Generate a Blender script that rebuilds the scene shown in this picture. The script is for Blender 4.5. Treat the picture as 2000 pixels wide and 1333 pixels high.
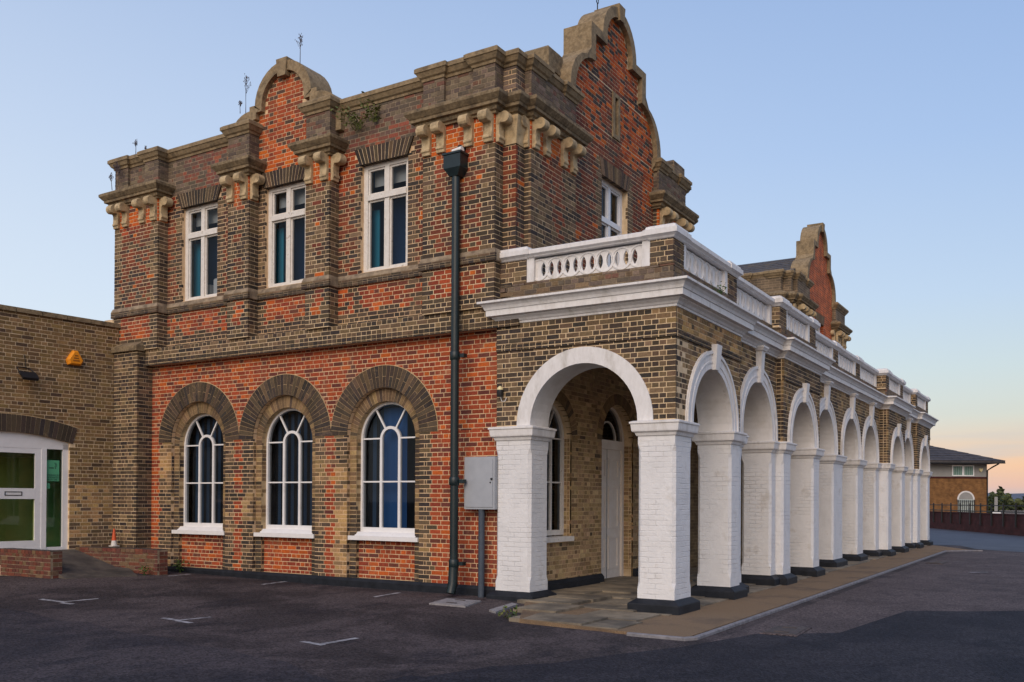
import bpy, math, random
from mathutils import Vector, Matrix, noise
from mathutils.geometry import tessellate_polygon
random.seed(11)
R = math.radians
scn = bpy.context.scene
for o in list(bpy.data.objects):
    bpy.data.objects.remove(o)

# ------------------------------------------------------------------ camera, sky, sun, exposure
YAW, PITCH, ROLL, FPX, CYPX, CAMH = 0.550517277, 0.00757464, 0.00548663, 1817.706, 963.478, 1.65
fw = Vector((-math.sin(YAW)*math.cos(PITCH), math.cos(YAW)*math.cos(PITCH), math.sin(PITCH)))
rt = Vector((math.cos(YAW), math.sin(YAW), 0)); up = rt.cross(fw)
c_, s_ = math.cos(ROLL), math.sin(ROLL)
rt, up = rt*c_ + up*s_, up*c_ - rt*s_
CAM = Vector((0, 0, CAMH))
cd = bpy.data.cameras.new('camera'); co = bpy.data.objects.new('camera', cd)
scn.collection.objects.link(co); scn.camera = co
m = Matrix.Identity(4)
for i in range(3):
    m[i][0], m[i][1], m[i][2], m[i][3] = rt[i], up[i], -fw[i], CAM[i]
co.matrix_world = m
cd.sensor_fit = 'HORIZONTAL'; cd.sensor_width = 36; cd.lens = FPX/2000*36
cd.shift_y = (CYPX-666.5)/2000; cd.clip_start = 0.1; cd.clip_end = 20000

SUN_AZ, SUN_EL = R(165), R(33)      # compass bearings, clockwise from +Y: soft key light from bright cloud behind the camera,
GLOW_AZ = R(235)                    # and the paler side of the evening sky
w = bpy.data.worlds.new('World'); scn.world = w; w.use_nodes = True
nt = w.node_tree; nt.nodes.clear()
N = nt.nodes.new; L = nt.links.new
def ramp(node, stops):
    cr = node.color_ramp
    while len(cr.elements) > 1: cr.elements.remove(cr.elements[-1])
    cr.elements[0].position = stops[0][0]; cr.elements[0].color = (*stops[0][1], 1)
    for p, c in stops[1:]:
        e = cr.elements.new(p); e.color = (*c, 1)
out = N('ShaderNodeOutputWorld'); bg1 = N('ShaderNodeBackground'); bg2 = N('ShaderNodeBackground'); add = N('ShaderNodeAddShader')
sky = N('ShaderNodeTexSky'); sky.sky_type = 'NISHITA'; sky.sun_disc = False
sky.sun_elevation = R(4); sky.sun_rotation = SUN_AZ; sky.air_density = 1.0; sky.dust_density = 1.0; sky.ozone_density = 2.0
bg1.inputs[1].default_value = 0.04
tc = N('ShaderNodeTexCoord'); sx = N('ShaderNodeSeparateXYZ'); L(tc.outputs['Generated'], sx.inputs[0])
# dusk gradient: blue overhead, pale band lower down, peach at the horizon with a few low streaks of cloud
mp = N('ShaderNodeMapping'); mp.inputs['Scale'].default_value = (3.0, 3.0, 42.0); L(tc.outputs['Generated'], mp.inputs[0])
cn = N('ShaderNodeTexNoise'); cn.inputs['Scale'].default_value = 1.6; cn.inputs['Detail'].default_value = 4; L(mp.outputs[0], cn.inputs[0])
r1 = N('ShaderNodeValToRGB')
ramp(r1, [(0.0, (.40,.38,.47)), (.006, (.50,.42,.46)), (.016, (.76,.43,.34)), (.036, (.88,.47,.26)), (.058, (.72,.49,.36)), (.085, (.58,.57,.51)),
          (.13, (.52,.59,.62)), (.20, (.44,.55,.735)), (.34, (.315,.45,.73)), (.55, (.21,.34,.64)), (1.0, (.14,.25,.54))])
L(sx.outputs['Z'], r1.inputs[0])
cm = N('ShaderNodeMapRange'); cm.inputs[1].default_value = .52; cm.inputs[2].default_value = .68; L(cn.outputs[0], cm.inputs[0])
cz = N('ShaderNodeMapRange'); cz.inputs[1].default_value = .10; cz.inputs[2].default_value = .05; L(sx.outputs['Z'], cz.inputs[0])
cz2 = N('ShaderNodeMapRange'); cz2.inputs[1].default_value = .015; cz2.inputs[2].default_value = .04; L(sx.outputs['Z'], cz2.inputs[0])
mu = N('ShaderNodeMath'); mu.operation = 'MULTIPLY'; L(cm.outputs[0], mu.inputs[0]); L(cz.outputs[0], mu.inputs[1])
mu1 = N('ShaderNodeMath'); mu1.operation = 'MULTIPLY'; L(mu.outputs[0], mu1.inputs[0]); L(cz2.outputs[0], mu1.inputs[1])
mu2 = N('ShaderNodeMath'); mu2.operation = 'MULTIPLY'; mu2.inputs[1].default_value = .6; L(mu1.outputs[0], mu2.inputs[0])
mx = N('ShaderNodeMixRGB'); mx.inputs[2].default_value = (.52,.45,.46,1); L(mu2.outputs[0], mx.inputs[0]); L(r1.outputs[0], mx.inputs[1])
# the sky is paler towards the sunset (left) and deeper blue to the right
dt = N('ShaderNodeVectorMath'); dt.operation = 'DOT_PRODUCT'; dt.inputs[1].default_value = (math.sin(GLOW_AZ), math.cos(GLOW_AZ), 0); L(tc.outputs['Generated'], dt.inputs[0])
dm = N('ShaderNodeMapRange'); dm.inputs[1].default_value = -0.75; dm.inputs[2].default_value = 0.45; L(dt.outputs['Value'], dm.inputs[0])
zf = N('ShaderNodeMapRange'); zf.inputs[1].default_value = .75; zf.inputs[2].default_value = .10; L(sx.outputs['Z'], zf.inputs[0])
mm = N('ShaderNodeMath'); mm.operation = 'MULTIPLY'; L(dm.outputs[0], mm.inputs[0]); L(zf.outputs[0], mm.inputs[1])
mx2 = N('ShaderNodeMixRGB'); mx2.inputs[2].default_value = (.69,.76,.87,1); L(mm.outputs[0], mx2.inputs[0]); L(mx.outputs[0], mx2.inputs[1])
bg2.inputs[1].default_value = 0.68
L(sky.outputs[0], bg1.inputs[0]); L(mx2.outputs[0], bg2.inputs[0]); L(bg1.outputs[0], add.inputs[0]); L(bg2.outputs[0], add.inputs[1]); L(add.outputs[0], out.inputs[0])
sl = bpy.data.lights.new('sun', 'SUN'); so = bpy.data.objects.new('sun', sl); scn.collection.objects.link(so)
sl.energy = 1.5; sl.angle = R(45); sl.color = (1.0, .81, .64)
sd = Vector((math.sin(SUN_AZ)*math.cos(SUN_EL), math.cos(SUN_AZ)*math.cos(SUN_EL), math.sin(SUN_EL)))
so.rotation_euler = sd.to_track_quat('Z', 'Y').to_euler()
vs = scn.view_settings; vs.view_transform = 'Standard'; vs.look = 'None'; vs.exposure = 0.48; vs.gamma = 1.0; vs.use_curve_mapping = False
scn.render.engine = 'CYCLES'

# ------------------------------------------------------------------ helpers
def pix(P):
    q = Vector(P) - CAM; d = q.dot(fw)
    if d < .1: return None
    return 1000+FPX*q.dot(rt)/d, CYPX-FPX*q.dot(up)/d, d
def ray(x, y): return fw + rt*((x-1000)/FPX) - up*((y-CYPX)/FPX)
def S01(t): t = max(0, min(1, t)); return t*t*(3-2*t)
def gz(X, Y):
    gx = .09*S01((-4.9-X)/4) + .05*S01((-11-X)/5)
    return gx*S01((Y-8)/4) + .10*math.exp(-((X+16.6)**2/5 + (Y-10.1)**2/2))
def gnd(x, y, lift=0.0):
    d = ray(x, y); z = 0
    for _ in range(12):
        P = CAM + d*((z-CAM.z)/d.z); z = gz(P.x, P.y)
    return Vector((P.x, P.y, z+lift))
WL = {}
def wl(p): return WL.get(p.name, Vector((0,0,0))) if p else Vector((0,0,0))
def tag(o, label=None, cat=None, group=None, kind=None):
    if label: o['label'] = label
    if cat: o['category'] = cat
    if group: o['group'] = group
    if kind: o['kind'] = kind
    return o
def link(o, parent=None, at=None):
    scn.collection.objects.link(o)
    if parent: o.parent = parent
    WL[o.name] = Vector(at) if at is not None else wl(parent)
    return o
def thing(name, loc, label, cat, group=None):
    o = bpy.data.objects.new(name, None); o.empty_display_size = .3; o.location = loc
    link(o, None, loc); return tag(o, label, cat, group)
class MB:
    def __init__(s): s.v = []; s.f = []; s.c = []
    def face(s, pts, col=(1,1,1)):
        b = len(s.v); s.v += [tuple(p) for p in pts]; s.f.append(tuple(range(b, b+len(pts)))); s.c.append(col)
    def hexa(s, a, b, col=(1,1,1), skip=()):      # a, b: two quads (loops) that face each other
        i0 = len(s.v); s.v += [tuple(p) for p in a] + [tuple(p) for p in b]
        fs = [(0,1,2,3), (7,6,5,4)] + [(k, 4+k, 4+(k+1) % 4, (k+1) % 4) for k in range(4)]
        for k, q in enumerate(fs):
            if k in skip: continue
            s.f.append(tuple(i0+j for j in q)); s.c.append(col)
    def box(s, x0, x1, y0, y1, z0, z1, col=(1,1,1)):
        s.hexa([(x0,y0,z1),(x1,y0,z1),(x1,y1,z1),(x0,y1,z1)], [(x0,y0,z0),(x1,y0,z0),(x1,y1,z0),(x0,y1,z0)], col)
    def fbox(s, fr, u0, u1, z0, z1, d0, d1, col=(1,1,1), skip=()):   # front d0, back d1 (d outwards)
        s.hexa([fr(u0,z0,d0),fr(u1,z0,d0),fr(u1,z1,d0),fr(u0,z1,d0)], [fr(u0,z0,d1),fr(u1,z0,d1),fr(u1,z1,d1),fr(u0,z1,d1)], col, skip)
    def loft(s, rings, cap=True, col=(1,1,1)):
        n = len(rings[0]); b = len(s.v)
        for r in rings: s.v += [tuple(p) for p in r]
        for i in range(len(rings)-1):
            for k in range(n):
                k2 = (k+1) % n
                s.f.append((b+i*n+k, b+i*n+k2, b+(i+1)*n+k2, b+(i+1)*n+k)); s.c.append(col)
        if cap:
            s.f.append(tuple(b+k for k in reversed(range(n)))); s.c.append(col)
            s.f.append(tuple(b+(len(rings)-1)*n+k for k in range(n))); s.c.append(col)
    def prism(s, fr, poly, d0, d1, col=(1,1,1)):
        s.loft([[fr(u,z,d1) for u,z in poly], [fr(u,z,d0) for u,z in poly]], True, col)
    def tube(s, pts, r, n=8, col=(1,1,1)):
        pts = [Vector(p) for p in pts]; rs = r if isinstance(r, (list, tuple)) else [r]*len(pts); rings = []
        for i, p in enumerate(pts):
            t = (pts[min(i+1, len(pts)-1)] - pts[max(i-1, 0)]).normalized()
            a = t.cross(Vector((0,0,1)));  a = Vector((1,0,0)) if a.length < 1e-3 else a.normalized()
            b = t.cross(a)
            rings.append([p + a*(rs[i]*math.cos(2*math.pi*k/n)) + b*(rs[i]*math.sin(2*math.pi*k/n)) for k in range(n)])
        s.loft(rings, True, col)
    def sweep(s, prof, path, col=(1,1,1)):       # prof (d,z) closed section, d to the right of travel
        n = len(path); rings = []
        for i, (x, y) in enumerate(path):
            def nrm(a, b):
                dx, dy = b[0]-a[0], b[1]-a[1]; l = math.hypot(dx, dy); return (dy/l, -dx/l)
            n1 = nrm(path[i-1], path[i]) if i > 0 else nrm(path[0], path[1])
            n2 = nrm(path[i], path[i+1]) if i < n-1 else n1
            k = 1 + n1[0]*n2[0] + n1[1]*n2[1]
            mx_, my_ = (n1[0]+n2[0])/k, (n1[1]+n2[1])/k
            rings.append([(x+mx_*d, y+my_*d, z) for d, z in prof])
        s.loft(rings, True, col)
    def ribbon(s, fr, inner, outer, d0, d1, col=(1,1,1)):
        for i in range(len(inner)-1):
            a = [inner[i], inner[i+1], outer[i+1], outer[i]]
            s.hexa([fr(u,z,d0) for u,z in a], [fr(u,z,d1) for u,z in a], col, skip=(2+1, 2+3) if False else ())
    def sheet(s, fr, outer, holes, d0, thick, col=(1,1,1)):
        loops = [outer] + holes
        tri = tessellate_polygon([[Vector((u,z,0)) for u,z in lp] for lp in loops])
        flat = [p for lp in loops for p in lp]; b = len(s.v)
        s.v += [tuple(fr(u,z,d0)) for u,z in flat] + [tuple(fr(u,z,d0-thick)) for u,z in flat]; nn = len(flat)
        for t in tri:
            (x0,y0),(x1,y1),(x2,y2) = (flat[i] for i in t)
            if (x1-x0)*(y2-y0)-(x2-x0)*(y1-y0) < 0: t = (t[0], t[2], t[1])
            s.f.append(tuple(b+i for i in t)); s.c.append(col)
            s.f.append(tuple(b+nn+i for i in reversed(t))); s.c.append(col)
        o = 0
        for lp in loops:
            n = len(lp)
            for k in range(n):
                s.f.append((b+o+k, b+nn+o+k, b+nn+o+(k+1) % n, b+o+(k+1) % n)); s.c.append(col)
            o += n
    def obj(s, name, mat, parent=None, smooth=False, at=None, recalc=True):
        off = wl(parent) if parent else (Vector(at) if at is not None else Vector((0,0,0)))
        me = bpy.data.meshes.new(name)
        me.from_pydata([(x-off.x, y-off.y, z-off.z) for x, y, z in s.v], [], s.f)
        if any(c != (1,1,1) for c in s.c) or mat.get('bcol'):
            at_ = me.color_attributes.new('bcol', 'FLOAT_COLOR', 'CORNER'); buf = []
            for f, c in zip(s.f, s.c): buf += [c[0], c[1], c[2], 1.0]*len(f)
            at_.data.foreach_set('color', buf)
        if recalc:
            import bmesh
            bm = bmesh.new(); bm.from_mesh(me); bmesh.ops.recalc_face_normals(bm, faces=bm.faces); bm.to_mesh(me); bm.free()
        me.materials.append(mat)
        if smooth:
            me.polygons.foreach_set('use_smooth', [True]*len(me.polygons))
            me.set_sharp_from_angle(angle=R(35))
        o = bpy.data.objects.new(name, me)
        if not parent: o.location = off
        return link(o, parent, off)
def frame(O, U):
    O = Vector((O[0], O[1], 0)); U = Vector((U[0], U[1], 0)).normalized(); Nn = U.cross(Vector((0,0,1)))
    def f(u, z, d=0.0): return O + U*u + Nn*d + Vector((0,0,z))
    f.U, f.N, f.O = U, Nn, O
    return f
def arcpts(uc, zc, r, a0, a1, n): return [(uc+r*math.cos(a0+(a1-a0)*k/n), zc+r*math.sin(a0+(a1-a0)*k/n)) for k in range(n+1)]
def archhole(uc, half, z0, zs, n=20, r=None): return [(uc-half, z0), (uc+half, z0)] + arcpts(uc, zs, half, 0, math.pi, n)
def copy_tree(o, parent=None):
    c = o.copy(); scn.collection.objects.link(c); c.parent = parent
    WL[c.name] = WL.get(o.name, Vector((0,0,0)))
    for ch in o.children: copy_tree(ch, c)
    return c

# ------------------------------------------------------------------ materials
M = {}
def newmat(name, rough=.8, spec=.3):
    m = bpy.data.materials.new(name); m.use_nodes = True; n = m.node_tree
    b = n.nodes['Principled BSDF']; b.inputs['Roughness'].default_value = rough; b.inputs['Specular IOR Level'].default_value = spec
    M[name] = m; return m, n, b
def nd(n, t, **k):
    x = n.nodes.new(t)
    for a, v in k.items(): x.inputs[a].default_value = v
    return x
def noisy(name, c1, c2, scale=6, rough=.85, bump=.15, bscale=60, spec=.25, lo=.35, hi=.65, c3=None, s3=1.2, lo3=.5, hi3=.7, dist=.01, stretch=None, metal=0):
    m, n, b = newmat(name, rough, spec); lk = n.links.new
    g = n.nodes.new('ShaderNodeNewGeometry'); src = g.outputs['Position']
    if stretch:
        mp = nd(n, 'ShaderNodeMapping'); mp.inputs['Scale'].default_value = stretch; lk(src, mp.inputs[0]); src = mp.outputs[0]
    t = nd(n, 'ShaderNodeTexNoise', Scale=scale, Detail=6, Roughness=.6); lk(src, t.inputs['Vector'])
    r = n.nodes.new('ShaderNodeValToRGB'); ramp(r, [(lo, c1), (hi, c2)]); lk(t.outputs[0], r.inputs[0]); colr = r.outputs[0]
    if c3:
        t3 = nd(n, 'ShaderNodeTexNoise', Scale=s3, Detail=5, Roughness=.65); lk(src, t3.inputs['Vector'])
        mr = nd(n, 'ShaderNodeMapRange'); mr.inputs[1].default_value = lo3; mr.inputs[2].default_value = hi3; lk(t3.outputs[0], mr.inputs[0])
        mxx = n.nodes.new('ShaderNodeMixRGB'); mxx.inputs[2].default_value = (*c3, 1); lk(mr.outputs[0], mxx.inputs[0]); lk(colr, mxx.inputs[1]); colr = mxx.outputs[0]
    lk(colr, b.inputs['Base Color']); b.inputs['Metallic'].default_value = metal
    if bump:
        t2 = nd(n, 'ShaderNodeTexNoise', Scale=bscale, Detail=4); lk(g.outputs['Position'], t2.inputs['Vector'])
        bp = nd(n, 'ShaderNodeBump', Strength=bump, Distance=dist); lk(t2.outputs[0], bp.inputs['Height']); lk(bp.outputs[0], b.inputs['Normal'])
    return m
def ground(name, c1, c2, c3):
    # worn tarmac: coarse patches, soft stains and a fine aggregate speckle
    m, n, b = newmat(name, .88, .18); lk = n.links.new; g = n.nodes.new('ShaderNodeNewGeometry')
    a1 = nd(n, 'ShaderNodeTexNoise', Scale=.55, Detail=8, Roughness=.62, Distortion=.6); lk(g.outputs['Position'], a1.inputs['Vector'])
    r1_ = n.nodes.new('ShaderNodeValToRGB'); ramp(r1_, [(.34, c1), (.485, tuple(x*.62+y*.38 for x, y in zip(c1, c2))), (.505, tuple(x*.35+y*.65 for x, y in zip(c1, c2))), (.66, c2)]); lk(a1.outputs[0], r1_.inputs[0])
    a2 = nd(n, 'ShaderNodeTexNoise', Scale=1.7, Detail=6, Roughness=.7); mp = nd(n, 'ShaderNodeMapping'); mp.inputs['Scale'].default_value = (1.0,.45,1); mp.inputs['Rotation'].default_value = (0,0,.6); lk(g.outputs['Position'], mp.inputs[0]); lk(mp.outputs[0], a2.inputs['Vector'])
    k = nd(n, 'ShaderNodeMapRange'); k.inputs[1].default_value = .52; k.inputs[2].default_value = .64; k.inputs[4].default_value = .8; lk(a2.outputs[0], k.inputs[0])
    x1 = n.nodes.new('ShaderNodeMixRGB'); x1.inputs[2].default_value = (*c3, 1); lk(k.outputs[0], x1.inputs[0]); lk(r1_.outputs[0], x1.inputs[1])
    a3 = nd(n, 'ShaderNodeTexVoronoi', Scale=48); lk(g.outputs['Position'], a3.inputs['Vector'])
    sp = n.nodes.new('ShaderNodeSeparateColor'); lk(a3.outputs['Color'], sp.inputs[0])
    k3 = nd(n, 'ShaderNodeMapRange'); k3.inputs[3].default_value = .45; k3.inputs[4].default_value = 1.65; lk(sp.outputs[0], k3.inputs[0])
    x2 = n.nodes.new('ShaderNodeMixRGB'); x2.blend_type = 'MULTIPLY'; x2.inputs[0].default_value = 1; lk(x1.outputs[0], x2.inputs[1]); lk(k3.outputs[0], x2.inputs[2])
    lk(x2.outputs[0], b.inputs['Base Color']); bp = nd(n, 'ShaderNodeBump', Strength=.6, Distance=.006); lk(a3.outputs['Distance'], bp.inputs['Height']); lk(bp.outputs[0], b.inputs['Normal'])
    return m
def plain(name, c, rough=.5, spec=.4, metal=0):
    m, n, b = newmat(name, rough, spec); b.inputs['Base Color'].default_value = (*c, 1); b.inputs['Metallic'].default_value = metal; return m
# bricks: colour of each brick from a face attribute times the object colour, fine mottling on top
m, n, b = newmat('brick', .88, .22); m['bcol'] = 1; lk = n.links.new
at = n.nodes.new('ShaderNodeAttribute'); at.attribute_name = 'bcol'; oi = n.nodes.new('ShaderNodeObjectInfo')
mA = n.nodes.new('ShaderNodeMixRGB'); mA.blend_type = 'MULTIPLY'; mA.inputs[0].default_value = 1; lk(at.outputs['Color'], mA.inputs[1]); lk(oi.outputs['Color'], mA.inputs[2])
g = n.nodes.new('ShaderNodeNewGeometry'); t = nd(n, 'ShaderNodeTexNoise', Scale=28, Detail=5, Roughness=.65); lk(g.outputs['Position'], t.inputs['Vector'])
mr = nd(n, 'ShaderNodeMapRange'); mr.inputs[1].default_value = .3; mr.inputs[2].default_value = .7; mr.inputs[3].default_value = .72; mr.inputs[4].default_value = 1.25; lk(t.outputs[0], mr.inputs[0])
mB = n.nodes.new('ShaderNodeMixRGB'); mB.blend_type = 'MULTIPLY'; mB.inputs[0].default_value = 1; lk(mA.outputs[0], mB.inputs[1]); lk(mr.outputs[0], mB.inputs[2])
mps = nd(n, 'ShaderNodeMapping'); mps.inputs['Scale'].default_value = (1.3,1.3,.45); lk(g.outputs['Position'], mps.inputs[0]); t4 = nd(n, 'ShaderNodeTexNoise', Scale=1.2, Detail=7, Roughness=.72); lk(mps.outputs[0], t4.inputs['Vector'])
m4 = nd(n, 'ShaderNodeMapRange'); m4.inputs[1].default_value = .53; m4.inputs[2].default_value = .74; m4.inputs[4].default_value = .65; lk(t4.outputs[0], m4.inputs[0])
mC = n.nodes.new('ShaderNodeMixRGB'); mC.inputs[2].default_value = (.13,.095,.07,1); lk(m4.outputs[0], mC.inputs[0]); lk(mB.outputs[0], mC.inputs[1]); t5 = nd(n, 'ShaderNodeTexNoise', Scale=2.3, Detail=8, Roughness=.75, Distortion=.8); lk(g.outputs['Position'], t5.inputs['Vector'])
m5 = nd(n, 'ShaderNodeMapRange'); m5.inputs[1].default_value = .59; m5.inputs[2].default_value = .72; m5.inputs[4].default_value = .45; lk(t5.outputs[0], m5.inputs[0])
mD = n.nodes.new('ShaderNodeMixRGB'); mD.inputs[2].default_value = (.40,.275,.155,1); lk(m5.outputs[0], mD.inputs[0]); lk(mC.outputs[0], mD.inputs[1]); lk(mD.outputs[0], b.inputs['Base Color'])
t2 = nd(n, 'ShaderNodeTexNoise', Scale=90, Detail=4); lk(g.outputs['Position'], t2.inputs['Vector'])
bp = nd(n, 'ShaderNodeBump', Strength=.35, Distance=.006); lk(t2.outputs[0], bp.inputs['Height']); lk(bp.outputs[0], b.inputs['Normal'])

noisy('mortar', (.62,.46,.27), (.77,.60,.39), 9, .95, .2, 120, c3=(.42,.30,.19), s3=1.1, lo3=.52, hi3=.75)
noisy('mortar_red', (.62,.42,.24), (.76,.56,.35), 9, .95, .2, 120, c3=(.45,.31,.21), s3=1.1, lo3=.52, hi3=.75)
noisy('mortar_soot', (.17,.13,.09), (.36,.28,.19), 7, .95, .3, 90)
noisy('mortar_tan', (.46,.32,.17), (.60,.44,.25), 5, .95, .3, 120, c3=(.24,.17,.10), s3=1.0)
noisy('stone', (.22,.16,.09), (.34,.255,.15), 16, .9, .6, 60, c3=(.11,.085,.055), s3=5, lo3=.48, hi3=.75, dist=.012)
noisy('stone_soot', (.17,.125,.072), (.31,.235,.14), 18, .92, .6, 60, c3=(.08,.062,.042), s3=5, lo3=.47, hi3=.72, dist=.012)
noisy('stone_pale', (.42,.31,.17), (.58,.45,.27), 10, .85, .4, 60, c3=(.20,.15,.09), s3=6, lo3=.50, hi3=.70)
noisy('slate', (.055,.055,.06), (.11,.10,.095), 8, .7, .3, 30, c3=(.14,.11,.07), s3=1.6)
noisy('white_trim', (.68,.66,.64), (.77,.755,.74), 7, .6, .25, 30, spec=.3, c3=(.46,.43,.38), s3=2.2, lo3=.54, hi3=.80, stretch=(2.2,2.2,.8))
noisy('white_plaster', (.66,.64,.61), (.74,.72,.70), 5, .75, .2, 25, c3=(.52,.48,.43), s3=1.2, lo3=.52, hi3=.8)
noisy('white_gloss', (.74,.73,.72), (.80,.79,.78), 6, .35, .05, 30, spec=.5, c3=(.62,.60,.57), s3=3, lo3=.6, hi3=.8)
noisy('window_paint', (.66,.62,.56), (.76,.73,.68), 9, .6, .3, 60, c3=(.34,.27,.20), s3=9, lo3=.60, hi3=.72)
noisy('black_paint', (.009,.011,.015), (.018,.021,.028), 6, .6, .25, 50, spec=.25)
noisy('door_paint', (.76,.68,.59), (.82,.75,.67), 5, .5, .1, 40)
noisy('inner_navy', (.05,.13,.30), (.06,.15,.33), 2, .9, 0)
noisy('pipe_green', (.004,.012,.014), (.008,.020,.022), 5, .42, .08, 40, spec=.5)
noisy('cabinet_grey', (.33,.35,.38), (.38,.40,.43), 4, .5, .05, 80, spec=.4)
noisy('post_grey', (.05,.065,.085), (.075,.09,.115), 6, .45, .05, 60)
noisy('roof_felt', (.05,.04,.04), (.10,.08,.07), 8, .8, .3, 40)
noisy('inner_wall', (.18,.19,.22), (.22,.23,.26), 3, .9, 0)
noisy('gravel', (.16,.105,.060), (.27,.185,.11), 60, .95, .5, 200, c3=(.12,.085,.06), s3=1.0)
noisy('flag', (.18,.148,.105), (.29,.24,.172), 4, .8, .4, 40, c3=(.105,.09,.07), s3=1.3, lo3=.45, hi3=.65)
noisy('kerb', (.15,.145,.155), (.25,.24,.25), 12, .8, .3, 60)
ground('asphalt', (.028,.023,.024), (.088,.070,.069), (.026,.023,.027))
ground('asphalt_new', (.017,.017,.023), (.033,.031,.037), (.014,.015,.021))
ground('asphalt_mid', (.026,.024,.029), (.060,.050,.053), (.022,.021,.027))
ground('asphalt_brown', (.070,.055,.054), (.105,.083,.081), (.050,.041,.043))
noisy('road', (.048,.052,.066), (.068,.073,.09), .8, .7, .3, 60, spec=.4)
noisy('paint_line', (.13,.125,.13), (.42,.41,.42), 9, .85, .1, 80, lo=.36, hi=.62)
noisy('concrete', (.20,.19,.19), (.32,.30,.30), 14, .9, .3, 60)
noisy('ramp_concrete', (.07,.06,.055), (.13,.11,.09), 3, .9, .4, 90, c3=(.05,.045,.04), s3=2)
noisy('iron', (.05,.042,.04), (.10,.08,.072), 10, .7, .3, 60)
noisy('leaf', (.035,.075,.018), (.075,.13,.03), 8, .6, 0, c3=(.16,.15,.04), s3=5)
noisy('leaf_light', (.09,.13,.03), (.17,.19,.05), 12, .6, 0, c3=(.20,.15,.06), s3=7)
noisy('dry_weed', (.05,.04,.05), (.10,.075,.08), 20, .8, 0)
noisy('wood_far', (.035,.05,.022), (.10,.11,.035), .5, .8, 0)
noisy('hill', (.10,.115,.15), (.13,.14,.17), .02, .9, 0)  # bluish tone paints distance haze into the hill colour; no air is built
noisy('far_render', (.27,.265,.25), (.31,.30,.285), 2, .9, .1, 30)
noisy('roof_tile', (.045,.042,.045), (.085,.075,.072), 2.5, .75, .4, 12)
plain('orange_box', (.85,.30,.015), .4); plain('orange_cone', (.62,.10,.03), .5); plain('cone_white', (.65,.62,.58), .5)
plain('near_black', (.012,.012,.013), .5); plain('lamp_glass', (.24,.21,.15), .2); plain('print_dark', (.02,.05,.035), .7); plain('print_brown', (.28,.09,.01), .6)
noisy('green_film', (.018,.12,.07), (.06,.33,.20), 2.2, .06, 0, spec=.6, stretch=(2,2,.7), lo=.38, hi=.6); plain('sign_green', (.09,.36,.19), .4)
noisy('olive_film', (.016,.020,.012), (.10,.088,.024), 1.3, .05, 0, spec=.55, stretch=(3,3,.35), lo=.4, hi=.6)
plain('blind_blue', (.03,.13,.36), .7); plain('blind_dark', (.008,.010,.016), .7); plain('blind_navy', (.035,.075,.14), .7); plain('blind_pale', (.62,.63,.60), .8)
plain('curtain_teal', (.03,.32,.46), .7); plain('net_white', (.55,.55,.54), .8); plain('paper', (.75,.75,.73), .6)
plain('cream_bulb', (.75,.65,.35), .4); plain('dark_gap', (.02,.018,.016), .9); plain('shutter', (.42,.48,.46), .6); plain('far_glass', (.12,.23,.19), .2)
m, n, b = newmat('glass', .02, .5); n.nodes.remove(b); o_ = n.nodes['Material Output']
tr = n.nodes.new('ShaderNodeBsdfTransparent'); tr.inputs[0].default_value = (.62,.66,.70,1); gl = n.nodes.new('ShaderNodeBsdfGlossy'); gl.inputs['Roughness'].default_value = .02
fr_ = n.nodes.new('ShaderNodeFresnel'); fr_.inputs[0].default_value = 1.28; ms = n.nodes.new('ShaderNodeMixShader')
n.links.new(fr_.outputs[0], ms.inputs[0]); n.links.new(tr.outputs[0], ms.inputs[1]); n.links.new(gl.outputs[0], ms.inputs[2]); n.links.new(ms.outputs[0], o_.inputs[0])
for gn, gc in (('glass_green', (.46,.92,.72)), ('glass_olive', (.72,.80,.46))):
    m2 = M['glass'].copy(); m2.name = gn; M[gn] = m2
    for x in m2.node_tree.nodes:
        if x.type == 'BSDF_TRANSPARENT': x.inputs[0].default_value = (*gc, 1)
        if x.type == 'FRESNEL': x.inputs[0].default_value = 1.45
noisy('lobby_wall', (.58,.58,.36), (.70,.68,.44), 2, .9, 0)
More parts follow.
